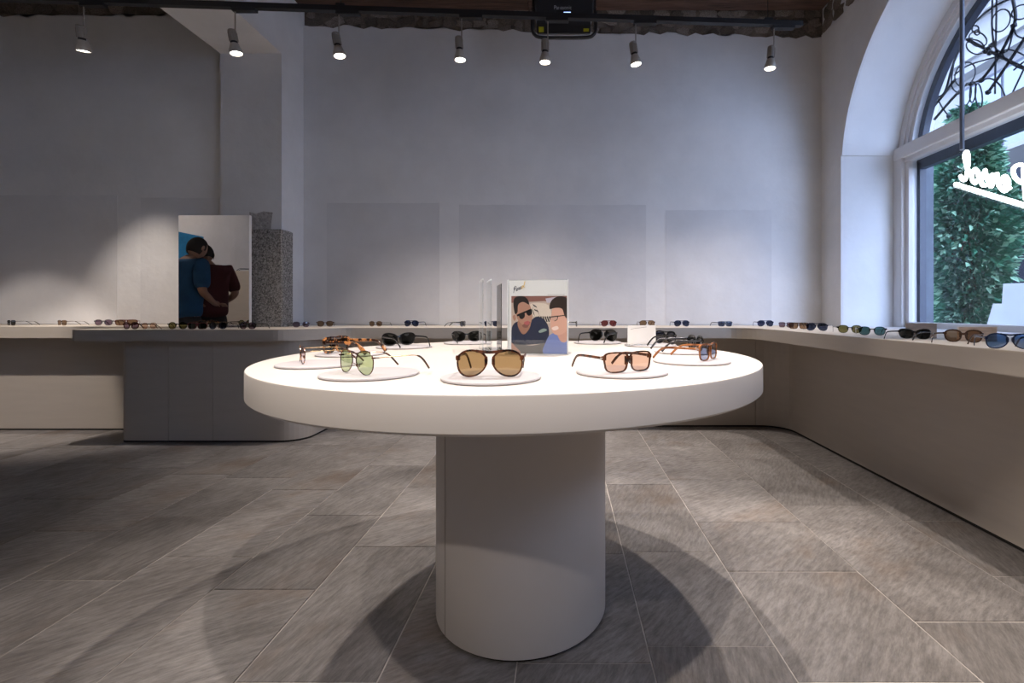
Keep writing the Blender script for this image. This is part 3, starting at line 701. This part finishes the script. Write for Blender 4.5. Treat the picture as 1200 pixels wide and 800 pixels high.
# ------------------------------------------------------------------ mirror
mx0, mx1, mz0, mz1, my = -3.016, -2.458, .8275, 1.694, 3.72
mr = thing('standing_mirror', 'tall frameless mirror with white edge standing on counter before the pier', 'mirror', ((mx0+mx1)/2, my, mz0))
hw = (mx1-mx0)/2
link_mesh('mirror_board', boxm(-hw, hw, .002, .03, 0, mz1-mz0, bev=.0015), M['white'], mr)
link_mesh('mirror_glass', boxm(-hw+.002, hw-.002, 0, .0025, .002, mz1-mz0-.002), M['mirror'], mr)

# ------------------------------------------------------------------ track lighting
ZT = 3.083
_dr, _dl = (ZT-EYE)*F/336, (ZT-EYE)*F/361
_a, _b = Vector(((180-CX)/F*_dl, _dl, ZT)), Vector(((938-CX)/F*_dr, _dr, ZT))
T0, T1 = _a+(_a-_b)*.45, _b
def track(p0, p1, label):
    d = (p1-p0); L_ = d.length; t = thing('light_track', label, 'light track', tuple((p0+p1)/2), math.atan2(d.y, d.x))
    link_mesh('rail', boxm(-L_/2, L_/2, -.02, .02, -.022, .015, bev=.002), M['black'], t)
    link_mesh('end_cap', boxm(L_/2, L_/2+.012, -.019, .019, -.018, .018, bev=.002), M['black'], t)
    for k in range(5):
        xx = -L_/2+.25+(L_-.5)*k/4
        link_mesh('hanger_clip', boxm(xx-.03, xx+.03, -.02, .02, .015, .03, bev=.002), M['black'], t)
        link_mesh('hanger_rod', tube([(xx, 0, .028), (xx, 0, ZC-.047-p0.z)], .003, 6), M['black'], t)
    return t
track(T0, T1, 'black lighting track hanging across the shop in front of rear wall')
def spotlight(pt, aim, label, power, cone=70, blend=.35, side=1, group='track spotlights', radius=.03):
    """pt = point on the track underside; aim = direction the lamp shines"""
    r = thing('track_spotlight', label, 'spotlight', pt, 0, group); r.scale = (1.27, 1.27, 1.27)
    link_mesh('track_adapter', boxm(-.012, .118, -.016, .016, -.036, -.0176, bev=.002), M['black'], r)
    link_mesh('rod', tube([(0, 0, -.03), (0, 0, -.175)], .0035, 8), M['bronze'], r)
    ax = Vector(aim).normalized(); q = Vector((0, 0, -1)).rotation_difference(ax)
    piv = Vector((-.016*side, 0, -.150))
    def part(name, bm, m):
        o = link_mesh(name, bm, m, r, True); o.location = piv; o.rotation_mode = 'QUATERNION'; o.rotation_quaternion = q; return o
    bm = lathe([(0, .012), (.019, .012), (.021, .009), (.021, .003), (.0185, .002), (.0185, -.05), (.0, -.05)], 20)
    for k in range(10):
        a = 2*PI*k/10; c, s = math.cos(a), math.sin(a); v = []
        for (rr, zz) in ((.017, 0), (.0225, 0), (.0225, -.05), (.017, -.05)):
            for w_ in (-.0014, .0014): v.append(bm.verts.new((rr*c-w_*s, rr*s+w_*c, zz)))
        for f in ((0, 2, 4, 6), (1, 7, 5, 3), (0, 1, 3, 2), (2, 3, 5, 4), (4, 5, 7, 6)): bm.faces.new([v[i] for i in f])
    part('heat_sink', bm, M['bronze'])
    part('collar', lathe([(.0, -.048), (.017, -.048), (.017, -.062), (.0, -.062)], 20), M['black'])
    part('lamp_head', lathe([(.016, -.060), (.021, -.064), (.0245, -.078), (.030, -.092), (.0315, -.098), (.0315, -.116), (.029, -.1165), (.028, -.112)], 28), M['nickel'])
    part('lamp_lens', lathe([(0, -.1135), (.0285, -.1115)], 24), M['lamp'])
    ld = bpy.data.lights.new('spot_beam', 'SPOT'); ld.energy = power; ld.spot_size = math.radians(cone); ld.spot_blend = blend; ld.color = WARM; ld.shadow_soft_size = radius
    lo = bpy.data.objects.new('spot_beam', ld); COL.objects.link(lo); lo.parent = r
    lo.rotation_mode = 'QUATERNION'; lo.rotation_quaternion = q; lo.location = piv+ax*.122
    return r
def track_pt(px):
    t = (px-CX)/F; p, d = T0, T1-T0; s = (t*p.y-p.x)/(d.x-t*d.y); return p+d*s
vis = [(98, (-.10, .24, -1), 1.2, 50, 'leftmost of the row of track spotlights, above the dark left wall'),
       (275.5, (.16, .06, -1), .4, 56, 'track spotlight second from left, under the white beam'),
       (397, (.18, .02, -1), .75, 78, 'track spotlight third from left, above the left wall panel'),
       (541, (.06, .04, -1), .75, 80, 'track spotlight left of the projector'),
       (642, (.0, .04, -1), .75, 80, 'track spotlight right under the projector bail'),
       (745, (.16, .02, -1), .75, 80, 'track spotlight right of the projector'),
       (907, (-.05, .03, -1), .9, 76, 'rightmost of the row of track spotlights, near the arch')]
for px, aim, k, cone, lab in vis:
    p = track_pt(px); spotlight((p.x, p.y, p.z), aim, lab, SPOT_W*k, cone, .75 if px < 300 else .9)
# unseen tracks, some with added fill spots, above the frame, over the viewpoint and in the side room
ZH = 3.45
track(Vector((-2.2, 2.45, ZH)), Vector((-.6, 2.45, ZH)), 'black lighting track above the rear left of the round table')
track(Vector((-.4, 2.22, ZH)), Vector((1.9, 2.22, ZH)), 'black lighting track above the rear right of the round table')
for xx, aim, k, cone, lab in [(-1.75, (.60, -.40, -1), 2.1, 48, 'spotlight over the table, left end of the upper track'), (.46, (-.18, -.30, -1), 2.1, 60, 'spotlight over the table, middle of the upper track'), (1.1, (.02, -.40, -1), 1.6, 56, 'spotlight over the right floor, right end of the upper track')]:
    spotlight((xx, 2.45 if xx < 0 else 2.22, ZH), aim, lab, SPOT_W*k, cone)
track(Vector((-2.0, .0, ZH)), Vector((2.0, .0, ZH)), 'black lighting track above the shop entrance side')
spotlight((.37, .0, ZH), (-.12, .42, -1), 'spotlight over the front edge of the table, above the viewpoint', SPOT_W*1.7, 66, .5)
spotlight((-1.3, .0, ZH), (.42, .42, -1), 'added unseen fill spotlight left of the viewpoint turned to the table front', SPOT_W*1.25, 34, .6)  # added fill lamp, brightens the table side and pillar
track(Vector((-2.1, -1.75, ZH)), Vector((1.6, -1.75, ZH)), 'added unseen black lighting track at the far shop entrance end')  # added out of view just to carry the fill lamp below
spotlight((-1.3, -1.75, ZH), (.40, 1.12, -1), 'added unseen fill spotlight at the shop entrance end turned to the table', SPOT_W*.95, 30, .6)  # added fill lamp from behind, lifts the table edge and pillar
track(Vector((-4.95, 1.9, ZH)), Vector((-3.3, 1.9, ZH)), 'black lighting track in the left side room')
for xx, aim, k, cone, lab in [(-4.7, (.10, .62, -1), 1.2, 34, 'spotlight in the side room aimed at the wall counter'), (-3.9, (-.12, .58, -1), 1.1, 30, 'spotlight in the side room nearer the beam'), (-3.6, (-1.3, -1.0, -1.2), .9, 62, 'added fill spotlight in the side room turned to the left wall')]:  # last lamp is added to brighten the wall reflected in the mirror
    spotlight((xx, 1.9, ZH), aim, lab, SPOT_W*k, cone)

# ------------------------------------------------------------------ projector
PJ = 3.62
x0, x1 = (622-CX)/F*PJ, (700-CX)/F*PJ
pj = thing('projector', 'black ceiling projector with bail handle and yellow stickers above track', 'projector', ((x0+x1)/2, PJ, EYE+(2.93-EYE)*PJ/3.2)); pj.scale = (1, 1, 1.1)
hw = (x1-x0)/2
link_mesh('body', boxm(-hw+.03, hw-.03, -.02, .26, -.02, .20, bev=.012), M['plastic'], pj)
link_mesh('lower_tray', boxm(-hw+.045, hw-.05, .0, .07, -.105, -.021, bev=.006), M['plastic'], pj)
for sd in (-1, 1): link_mesh('side_bracket', boxm(sd*(hw-.018)-.008, sd*(hw-.018)+.008, -.01, .06, -.06, .42, bev=.003), M['black'], pj)
bl = spline([(-hw+.012, .0, .03), (-hw+.012, .0, -.085), (-hw+.03, .0, -.125), (-hw+.08, .0, -.144), (0, 0, -.147), (hw-.08, 0, -.144), (hw-.03, 0, -.125), (hw-.012, 0, -.085), (hw-.012, 0, .03)], 4)
link_mesh('bail_handle', tube(bl, .012, 10), M['plastic'], pj, True)
link_mesh('yellow_sticker', boxm(-hw+.06, -hw+.098, -.0012, 0, -.096, -.062), M['yellow'], pj)
link_mesh('yellow_sticker', boxm(hw-.105, hw-.063, -.0012, 0, -.092, -.072), M['yellow'], pj)
link_mesh('led', boxm(-.004, .05, -.022, -.0195, .018, .026), M['led'], pj)
link_mesh('ceiling_pole', tube([(0, .15, .19), (0, .15, (ZC-pj.location.z-.047)/1.1)], .03, 14), M['black'], pj)
for sd in (-1, 1): link_mesh('bracket_screw', lathe([(0, .004), (.012, .003), (.012, -.004)], 10), M['nickel'], pj, loc=(sd*(hw-.018), .03, .085)).rotation_euler = (PI/2, 0, 0)
fc = bpy.data.curves.new('maker_name', 'FONT'); fc.body = 'Panasonic'; fc.size = .034; fc.align_x = 'CENTER'; fc.extrude = .0006
fo = bpy.data.objects.new('maker_name', fc); COL.objects.link(fo)
me = bpy.data.meshes.new_from_object(fo.evaluated_get(bpy.context.evaluated_depsgraph_get())); bpy.data.objects.remove(fo)
for v in me.vertices: v.co = (v.co.x, -.0207+v.co.z*-1, v.co.y)
link_data('maker_name', me, mat('silver_print', (.45, .45, .46), .4), pj, loc=(-.01, 0, .042))
for ch in pj.children:
    if ch.name.split('.')[0] in ('body', 'lower_tray', 'yellow_sticker', 'led', 'maker_name'):
        ch.rotation_euler.x = .38; ch.location.z *= math.cos(.38)
        if ch.name.startswith('maker_name'): ch.location.y = -.042*math.sin(.38)

# ------------------------------------------------------------------ neon sign (faces the street, so it reads backwards from inside)
XN = 2.60
ns = thing('neon_sign', 'glowing white script neon sign hanging in the window, seen from behind', 'neon sign', (XN, 2.75, 1.70))
ang = math.radians(27); SC = .083
UL = sum(SCRIPT[c][0] for c in 'Persol')
def nmap(u, v):
    a = (u-UL)*SC*1.1; b = v*SC*1.12
    return (0, .335+a*math.cos(ang)-b*math.sin(ang)*.25, .10+a*math.sin(ang)+b*math.cos(ang)*1.02)
glyphs, _ = script_word('Persol', nmap, .0105, 6, 8)
for ch, bm in glyphs: link_mesh('neon_letter', bm, M['neon'], ns, True)
link_mesh('neon_underline', tube([nmap(-.2, -.52), nmap(UL*.5, -.50), nmap(UL+.45, -.46)], .012, 8), M['neon'], ns, True)
link_mesh('neon_support', tube([(-.02,)+nmap(-.2, -.75)[1:], (-.02,)+nmap(UL+.45, -.70)[1:]], .006, 6), M['acrylic'], ns)
rodm = mat('rod_steel', (.20, .22, .27), .45, .6)
link_mesh('hanging_rod', tube([(-.02, .30, ZC-.05-1.70), (-.02, .30, .28)], .013, 10), rodm, ns)
link_mesh('hanging_rod', tube([(-.02, -.35, ZC-.05-1.70), (-.02, -.35, .05)], .013, 10), rodm, ns)
link_mesh('wire', tube(spline([(-.02, .30, .30), (-.02, .33, .24), (-.02, .36, .20), (-.02, .33, .15), (-.01, .30, .17), (-.01, .33, .10), (0, .31, .02), (0, .34, -.03)], 5), .005, 6), M['acrylic'], ns)

# ------------------------------------------------------------------ wrought iron grille in the fanlight (outside the glass)
XG = 2.99
gl = thing('iron_grille', 'dark wrought iron scroll grille outside the arched fanlight', 'grille', (XG, 2.73, 2.30))
def gp(px, py): 
    d = XG*F/(px-CX); return (0, d-2.73, EYE+(CY-py)*d/F-2.30)
def gtube(name, pts, r, closed=False, k=5): link_mesh(name, tube(spline([gp(*p) for p in pts], k, closed), r*.72, 6, closed), M['iron'], gl, True)
def ell(cx_, cy_, rx, ry, rot=0, n=10):
    return [(cx_+rx*math.cos(t)*math.cos(rot)-ry*math.sin(t)*math.sin(rot), cy_+rx*math.cos(t)*math.sin(rot)+ry*math.sin(t)*math.cos(rot)) for t in [2*PI*i/n for i in range(n)]]
gtube('arch_bar', [(1085, 160), (1092, 120), (1107, 108), (1118, 72), (1138, 32), (1163, 9), (1190, -4)], .011)
for b in ([(1080, 140), (1100, 118), (1120, 92)], [(1095, 140), (1112, 120), (1125, 106)], [(1150, 94), (1168, 70), (1184, 40), (1190, 20), (1186, -5)], [(1158, 108), (1180, 76), (1205, 38)], [(1133, 46), (1170, 65), (1205, 82)]): gtube('bar', b, .014)
for b in ([(1163, -5), (1163, 40), (1170, 64)], [(1188, 82), (1200, 72)], [(1186, 110), (1203, 74)], [(1168, -5), (1166, 110)]): gtube('thin_bar', b, .008)
for e in (ell(1173, 24, 10, 14, .5), ell(1131, 87, 11, 15, .5), ell(1146, 46, 11, 8, .5), ell(1143, 55, 11, 8, .4), ell(1193, 70, 20, 8, .5), ell(1197, 14, 12, 8, -.4), ell(1140, 108, 3.5, 12, .1), ell(1147, 112, 4, 14, -.1), ell(1133, 110, 5, 13, .15), ell(1143, 34, 4, 4), ell(1145, 38, 3, 3), ell(1121, 50, 5, 4)):
    gtube('ring', e, .0065, True)
for s in ([(1097, 84), (1096, 105), (1103, 124), (1112, 136)], [(1118, 72), (1115, 100), (1124, 110)], [(1118, 88), (1136, 76), (1170, 66)], [(1143, 96), (1160, 92), (1172, 100), (1178, 114)], [(1163, 40), (1166, 56), (1180, 60), (1188, 32)], [(1188, 32), (1192, 42), (1205, 46)]): gtube('scroll', s, .0075)
for p in ((1158, 57), (1171, 66), (1137, 47), (1112, 136), (1158, 108), (1138, 98), (1150, 94), (1188, 30), (1155, 60), (1162, 53), (1160, 62)):
    bm = bmesh.new(); bmesh.ops.create_icosphere(bm, subdivisions=1, radius=.02); o = link_mesh('knot', bm, M['iron'], gl, True); o.location = gp(*p)

# ------------------------------------------------------------------ outside: climber, street, opposite facade
struct('street', boxm(3.10, 14, -8, 22, -.5, -.05), mat('street_stone', (.18, .175, .17), .8, var=.2, scale=2))
cb = thing('climbing_plant', 'lush green climbing plant growing up the wall outside the window', 'plant', (3.60, 4.20, -.0495))
for k in range(5):
    a = k*1.3; link_mesh('stem', tube(spline([(.12*math.cos(a), .12*math.sin(a), 0), (.1*math.cos(a+1), .1*math.sin(a+1), .9), (.14*math.cos(a+2), .14*math.sin(a+2), 1.8), (.08*math.cos(a+3), .08*math.sin(a+3), 2.7)], 5), .006, 6), M['stem'], cb)
def foliage(name, n, m, seed, r0, rr=1.0):
    rnd = random.Random(seed); bm = bmesh.new()
    for i in range(n):
        z = rnd.uniform(.55, 2.78); a = rnd.uniform(0, 2*PI)
        rad = (r0+.07*math.sin(z*4.1+1)+.05*math.sin(z*9+a*2))*((.62+.38*min(1, max(0, (z-.7)/.7))) if z < 2.05 else max(.22, 1-(z-2.05)*.95))*math.sqrt(rnd.uniform(.35, 1))*rr
        p = Vector((rad*math.cos(a)*.8, rad*math.sin(a)*.95, z))
        s = rnd.uniform(.036, .074); dr = Vector((math.cos(a), math.sin(a), rnd.uniform(-.9, .5))).normalized()
        sd = dr.cross(Vector((rnd.uniform(-1, 1), rnd.uniform(-1, 1), rnd.uniform(-1, 1)))).normalized(); nn = dr.cross(sd)
        v = [p, p+dr*s*.5+sd*s*.32+nn*s*.08, p+dr*s*1.25-nn*s*.1, p+dr*s*.5-sd*s*.32+nn*s*.08, p+dr*s*.55-nn*s*.05]
        v = [bm.verts.new(q) for q in v]
        for f in ((0, 1, 4), (1, 2, 4), (2, 3, 4), (3, 0, 4)): bm.faces.new([v[j] for j in f])
    o = link_mesh(name, bm, m, cb); o['kind'] = 'stuff'
foliage('foliage', 9500, M['leaf'], 3, .34); foliage('inner_foliage', 6000, M['leaf'], 11, .34, .62); foliage('young_foliage', 2200, M['leaf2'], 5, .36, 1.05)
XF = 6.6
fac = thing('opposite_building', 'pale stone building with tall grey windows across the street', 'building', (XF, 8, 0))
fst = mat('weathered_limestone', (.20, .195, .19), .9, var=.1, scale=1.5)
def fp(name, y0, y1, z0, z1, x0, x1, m): return link_mesh(name, boxm(x0, x1, y0-8, y1-8, z0, z1), m, fac)
fp('wall', 1, 16, 3.05, 10, .1, .6, fst)
fp('cornice', 1, 16, 4.75, 4.9, -.12, .1, fst); fp('cornice', 1, 16, 4.9, 5.0, -.2, .1, fst); fp('string_course', 1, 16, 5.6, 5.68, -.05, .1, fst)
fp('shopfront_fascia', 1, 16, 2.75, 3.05, -.15, .5, mat('slate_blue_paint', (.05, .055, .075), .9, spec=.1))
fp('canopy', 1, 16, 3.0, 3.06, -.9, .1, fst)
fp('shop_interior', 1, 16, 1.9, 2.75, .35, .5, mat('warm_wood', (.045, .018, .01), .9, spec=.1, var=.4, scale=3, stretch=(1, .3, 6)))
fp('shopfront_base', 1, 16, 0, 1.9, .2, .5, mat('dark_slate', (.012, .014, .02), .9, spec=.1))
gm = mat('mullion_grey', (.035, .04, .06), .5); gp_ = mat('pale_glazing', (.16, .18, .21), .15)
for (ya, yb) in ((2.3, 4.6), (5.6, 7.9), (9.4, 11.7)):
    wn = fp('window', ya, yb, 3.15, 4.6, .04, .12, gm)
    for k in range(3):
        for (za, zb_) in ((3.2, 3.95), (4.02, 4.55)):
            ww = (yb-ya-.06)/3; link_mesh('pane', boxm(.03, .045, ya+.05+k*ww-8, ya+k*ww+ww-8, za, zb_), gp_, wn)
for (ya, yb) in ((4.0, 5.2), (7.2, 8.4), (10.4, 11.6)):
    wn = fp('window', ya, yb, 5.9, 8.2, .04, .12, gm)
    for k in range(2):
        ww = (yb-ya-.06)/2; link_mesh('pane', boxm(.03, .045, ya+.05+k*ww-8, ya+k*ww+ww-8, 5.95, 8.15), gp_, wn)

# ------------------------------------------------------------------ people in the side room (seen in the mirror)
def skin_mesh(name, verts, edges, radii, m, parent, root=0, sub=2):
    me = bpy.data.meshes.new(name); me.from_pydata([tuple(v) for v in verts], edges, []); o = bpy.data.objects.new(name, me); COL.objects.link(o)
    sk = o.modifiers.new('skin', 'SKIN'); sk.use_smooth_shade = True
    for i, r in enumerate(radii):
        d = me.skin_vertices[0].data[i]; d.radius = r if isinstance(r, tuple) else (r, r); d.use_root = (i == root)
    ss = o.modifiers.new('sub', 'SUBSURF'); ss.levels = sub; ss.render_levels = sub
    dg = bpy.context.evaluated_depsgraph_get(); dg.update(); em = bpy.data.meshes.new_from_object(o.evaluated_get(dg)); bpy.data.objects.remove(o)
    em.materials.clear(); return link_data(name, em, m, parent, True)
def person(label, loc, rz, shirt, trousers, hair, bow=.25, skin=(.36, .20, .14)):
    r = thing('person', label, 'person', loc, rz)          # faces local -Y
    sm = bpy.data.materials.get('skin') or mat('skin', skin, .5, var=.1, scale=6)
    J = {}
    J['pel'] = (0, 0, .96); J['wai'] = (0, .0, 1.10); J['che'] = (0, -.02, 1.30); J['nb'] = (0, -.03, 1.46); J['nt'] = (0, -.03-bow*.25, 1.53)
    for s, k in ((-1, 'l'), (1, 'r')):
        J['sh'+k] = (s*.19, -.02, 1.42); J['el'+k] = (s*.25, .03, 1.14); J['wr'+k] = (s*.17, -.20, 1.02); J['ha'+k] = (s*.14, -.27, 1.02)
        J['hi'+k] = (s*.09, 0, .92); J['kn'+k] = (s*.10, -.01, .50); J['an'+k] = (s*.10, .02, .09); J['to'+k] = (s*.12, -.13, .035)
    names = list(J); idx = {n: i for i, n in enumerate(names)}
    E_ = [('pel', 'wai'), ('wai', 'che'), ('che', 'nb'), ('nb', 'nt')]
    for k in 'lr': E_ += [('che', 'sh'+k), ('sh'+k, 'el'+k), ('el'+k, 'wr'+k), ('wr'+k, 'ha'+k), ('pel', 'hi'+k), ('hi'+k, 'kn'+k), ('kn'+k, 'an'+k), ('an'+k, 'to'+k)]
    R_ = dict(pel=(.15, .11), wai=(.145, .10), che=(.16, .115), nb=(.07, .065), nt=.055)
    for k in 'lr': R_.update({'sh'+k: .065, 'el'+k: .043, 'wr'+k: .028, 'ha'+k: .034, 'hi'+k: .085, 'kn'+k: .055, 'an'+k: .040, 'to'+k: .035})
    body = skin_mesh('body', [J[n] for n in names], [(idx[a], idx[b]) for a, b in E_], [R_[n] for n in names], sm, r)
    # fingers
    for s in (-1, 1):
        h = Vector((s*.14, -.27, 1.02))
        for q in range(5):
            a = (q-2)*.018*s; ln = (.05, .075, .08, .075, .06)[q] if s > 0 else (.06, .075, .08, .075, .05)[q]
            link_mesh('finger', tube([h+Vector((a, -.02, 0)), h+Vector((a*1.2, -.02-ln*.5, -.004)), h+Vector((a*1.2, -.02-ln, -.03))], [.009, .0085, .007], 7), sm, r, True)
    # head
    hc = Vector((0, -.05-bow*.32, 1.635-bow*.06)); tl = Matrix.Rotation(bow*1.3, 4, 'X')
    bm = bmesh.new(); bmesh.ops.create_uvsphere(bm, u_segments=24, v_segments=18, radius=1)
    for v in bm.verts:
        x, y, z = v.co; k = 1-.22*max(0, -z)**1.3
        v.co = Vector((x*.076*k, y*.097*(1-.1*max(0, -z)), z*.118))
        if y < -.75 and abs(x) < .28 and -.35 < z < .12: v.co.y -= .016*(1-abs(x)/.28)
    head = link_mesh('head', bm, sm, r, True); head.matrix_local = Matrix.Translation(hc) @ tl
    for s in (-1, 1):
        bm = bmesh.new(); bmesh.ops.create_uvsphere(bm, u_segments=10, v_segments=8, radius=1, matrix=Matrix.Translation((s*.077, .01, -.005)) @ Matrix.Diagonal((.010, .02, .032, 1)))
        link_mesh('ear', bm, sm, head, True)
        bm = bmesh.new(); bmesh.ops.create_uvsphere(bm, u_segments=10, v_segments=8, radius=.012, matrix=Matrix.Translation((s*.030, -.082, .012)))
        link_mesh('eye', bm, FM['black'], head, True)
    link_mesh('mouth', tube([(-.024, -.086, -.058), (0, -.092, -.058), (.024, -.086, -.058)], .005, 6), mat('lips', (.30, .10, .09), .5), head, True)
    bm = bmesh.new(); bmesh.ops.create_uvsphere(bm, u_segments=24, v_segments=18, radius=1)
    bmesh.ops.delete(bm, geom=[v for v in bm.verts if v.co.z < -.72 or (v.co.y < -.05 and v.co.z < -.2) or (v.co.y < -.42 and v.co.z < .45)], context='VERTS')
    for v in bm.verts: v.co = Vector((v.co.x*.083, v.co.y*.106+.003, v.co.z*.126))
    link_mesh('hair', bm, hair, head, True)
    # clothing
    V = [(0, .005, .84), J['wai'], J['che'], J['nb'], J['pel']]; Ed = [(0, 4), (4, 1), (1, 2), (2, 3)]; Rd = [(.20, .155), (.195, .145), (.205, .15), (.09, .085), (.20, .15)]
    for k in 'lr':
        i = len(V); V += [J['sh'+k], tuple(Vector(J['sh'+k]).lerp(Vector(J['el'+k]), .95))]; Ed += [(2, i), (i, i+1)]; Rd += [.092, .075]
    skin_mesh('shirt', V, Ed, Rd, shirt, r, 0)
    V = [(0, 0, 1.0), (0, 0, .95)]; Ed = [(0, 1)]; Rd = [(.165, .125), (.165, .125)]
    for k in 'lr':
        i = len(V); V += [J['hi'+k], J['kn'+k], (J['an'+k][0], J['an'+k][1], .07)]; Ed += [(1, i), (i, i+1), (i+1, i+2)]; Rd += [.10, .075, .062]
    skin_mesh('trousers', V, Ed, Rd, trousers, r, 0)
    for s in (-1, 1): link_mesh('shoe', boxm(s*.11-.045, s*.11+.045, -.19, .07, .001, .075, bev=.02), FM['black'], r)
    return r
dk = mat('dark_trousers', (.02, .02, .025), .8); hr = mat('dark_hair', (.012, .008, .006), .6, bump=.4, bscale=120)
person('person in a blue shirt with back turned to the mirror, looking down', (-3.95, 2.5, 0), math.radians(8), mat('blue_cotton', (.016, .075, .17), .9, var=.15, scale=6), dk, hr, bow=.35)
person('person in a dark red shirt beside the blue shirt, head bowed', (-4.10, 1.93, 0), math.radians(-50), mat('dark_red_cotton', (.07, .014, .016), .9, var=.15, scale=6), dk, hr, bow=.4)
po = thing('wall_poster', 'bright blue picture hanging on the left wall of the side room', 'picture', (XL+.002, .9, 1.55))
link_mesh('picture_panel', boxm(0, .02, -.3, .26, 0, .46), mat('picture_blue', (.03, .22, .45), .5, var=.3, scale=4), po)
pd = thing('tall_plinth', 'tall greige plinth against the left wall of the side room', 'plinth', (XL+.23, -.12, 0))
link_mesh('plinth_body', boxm(-.2, .2, -.26, .26, .01, 1.56, bev=.004), M['counter'], pd)
link_mesh('plinth_base', boxm(-.19, .19, -.25, .25, .001, .01), M['dark'], pd)
glasses((XL+.23, -.12, 1.5605), 60, 'square', 'black', 'dark', 'black sunglasses on top of the tall plinth in the side room', n=16, group='sunglasses on the plinth', big=1.3)
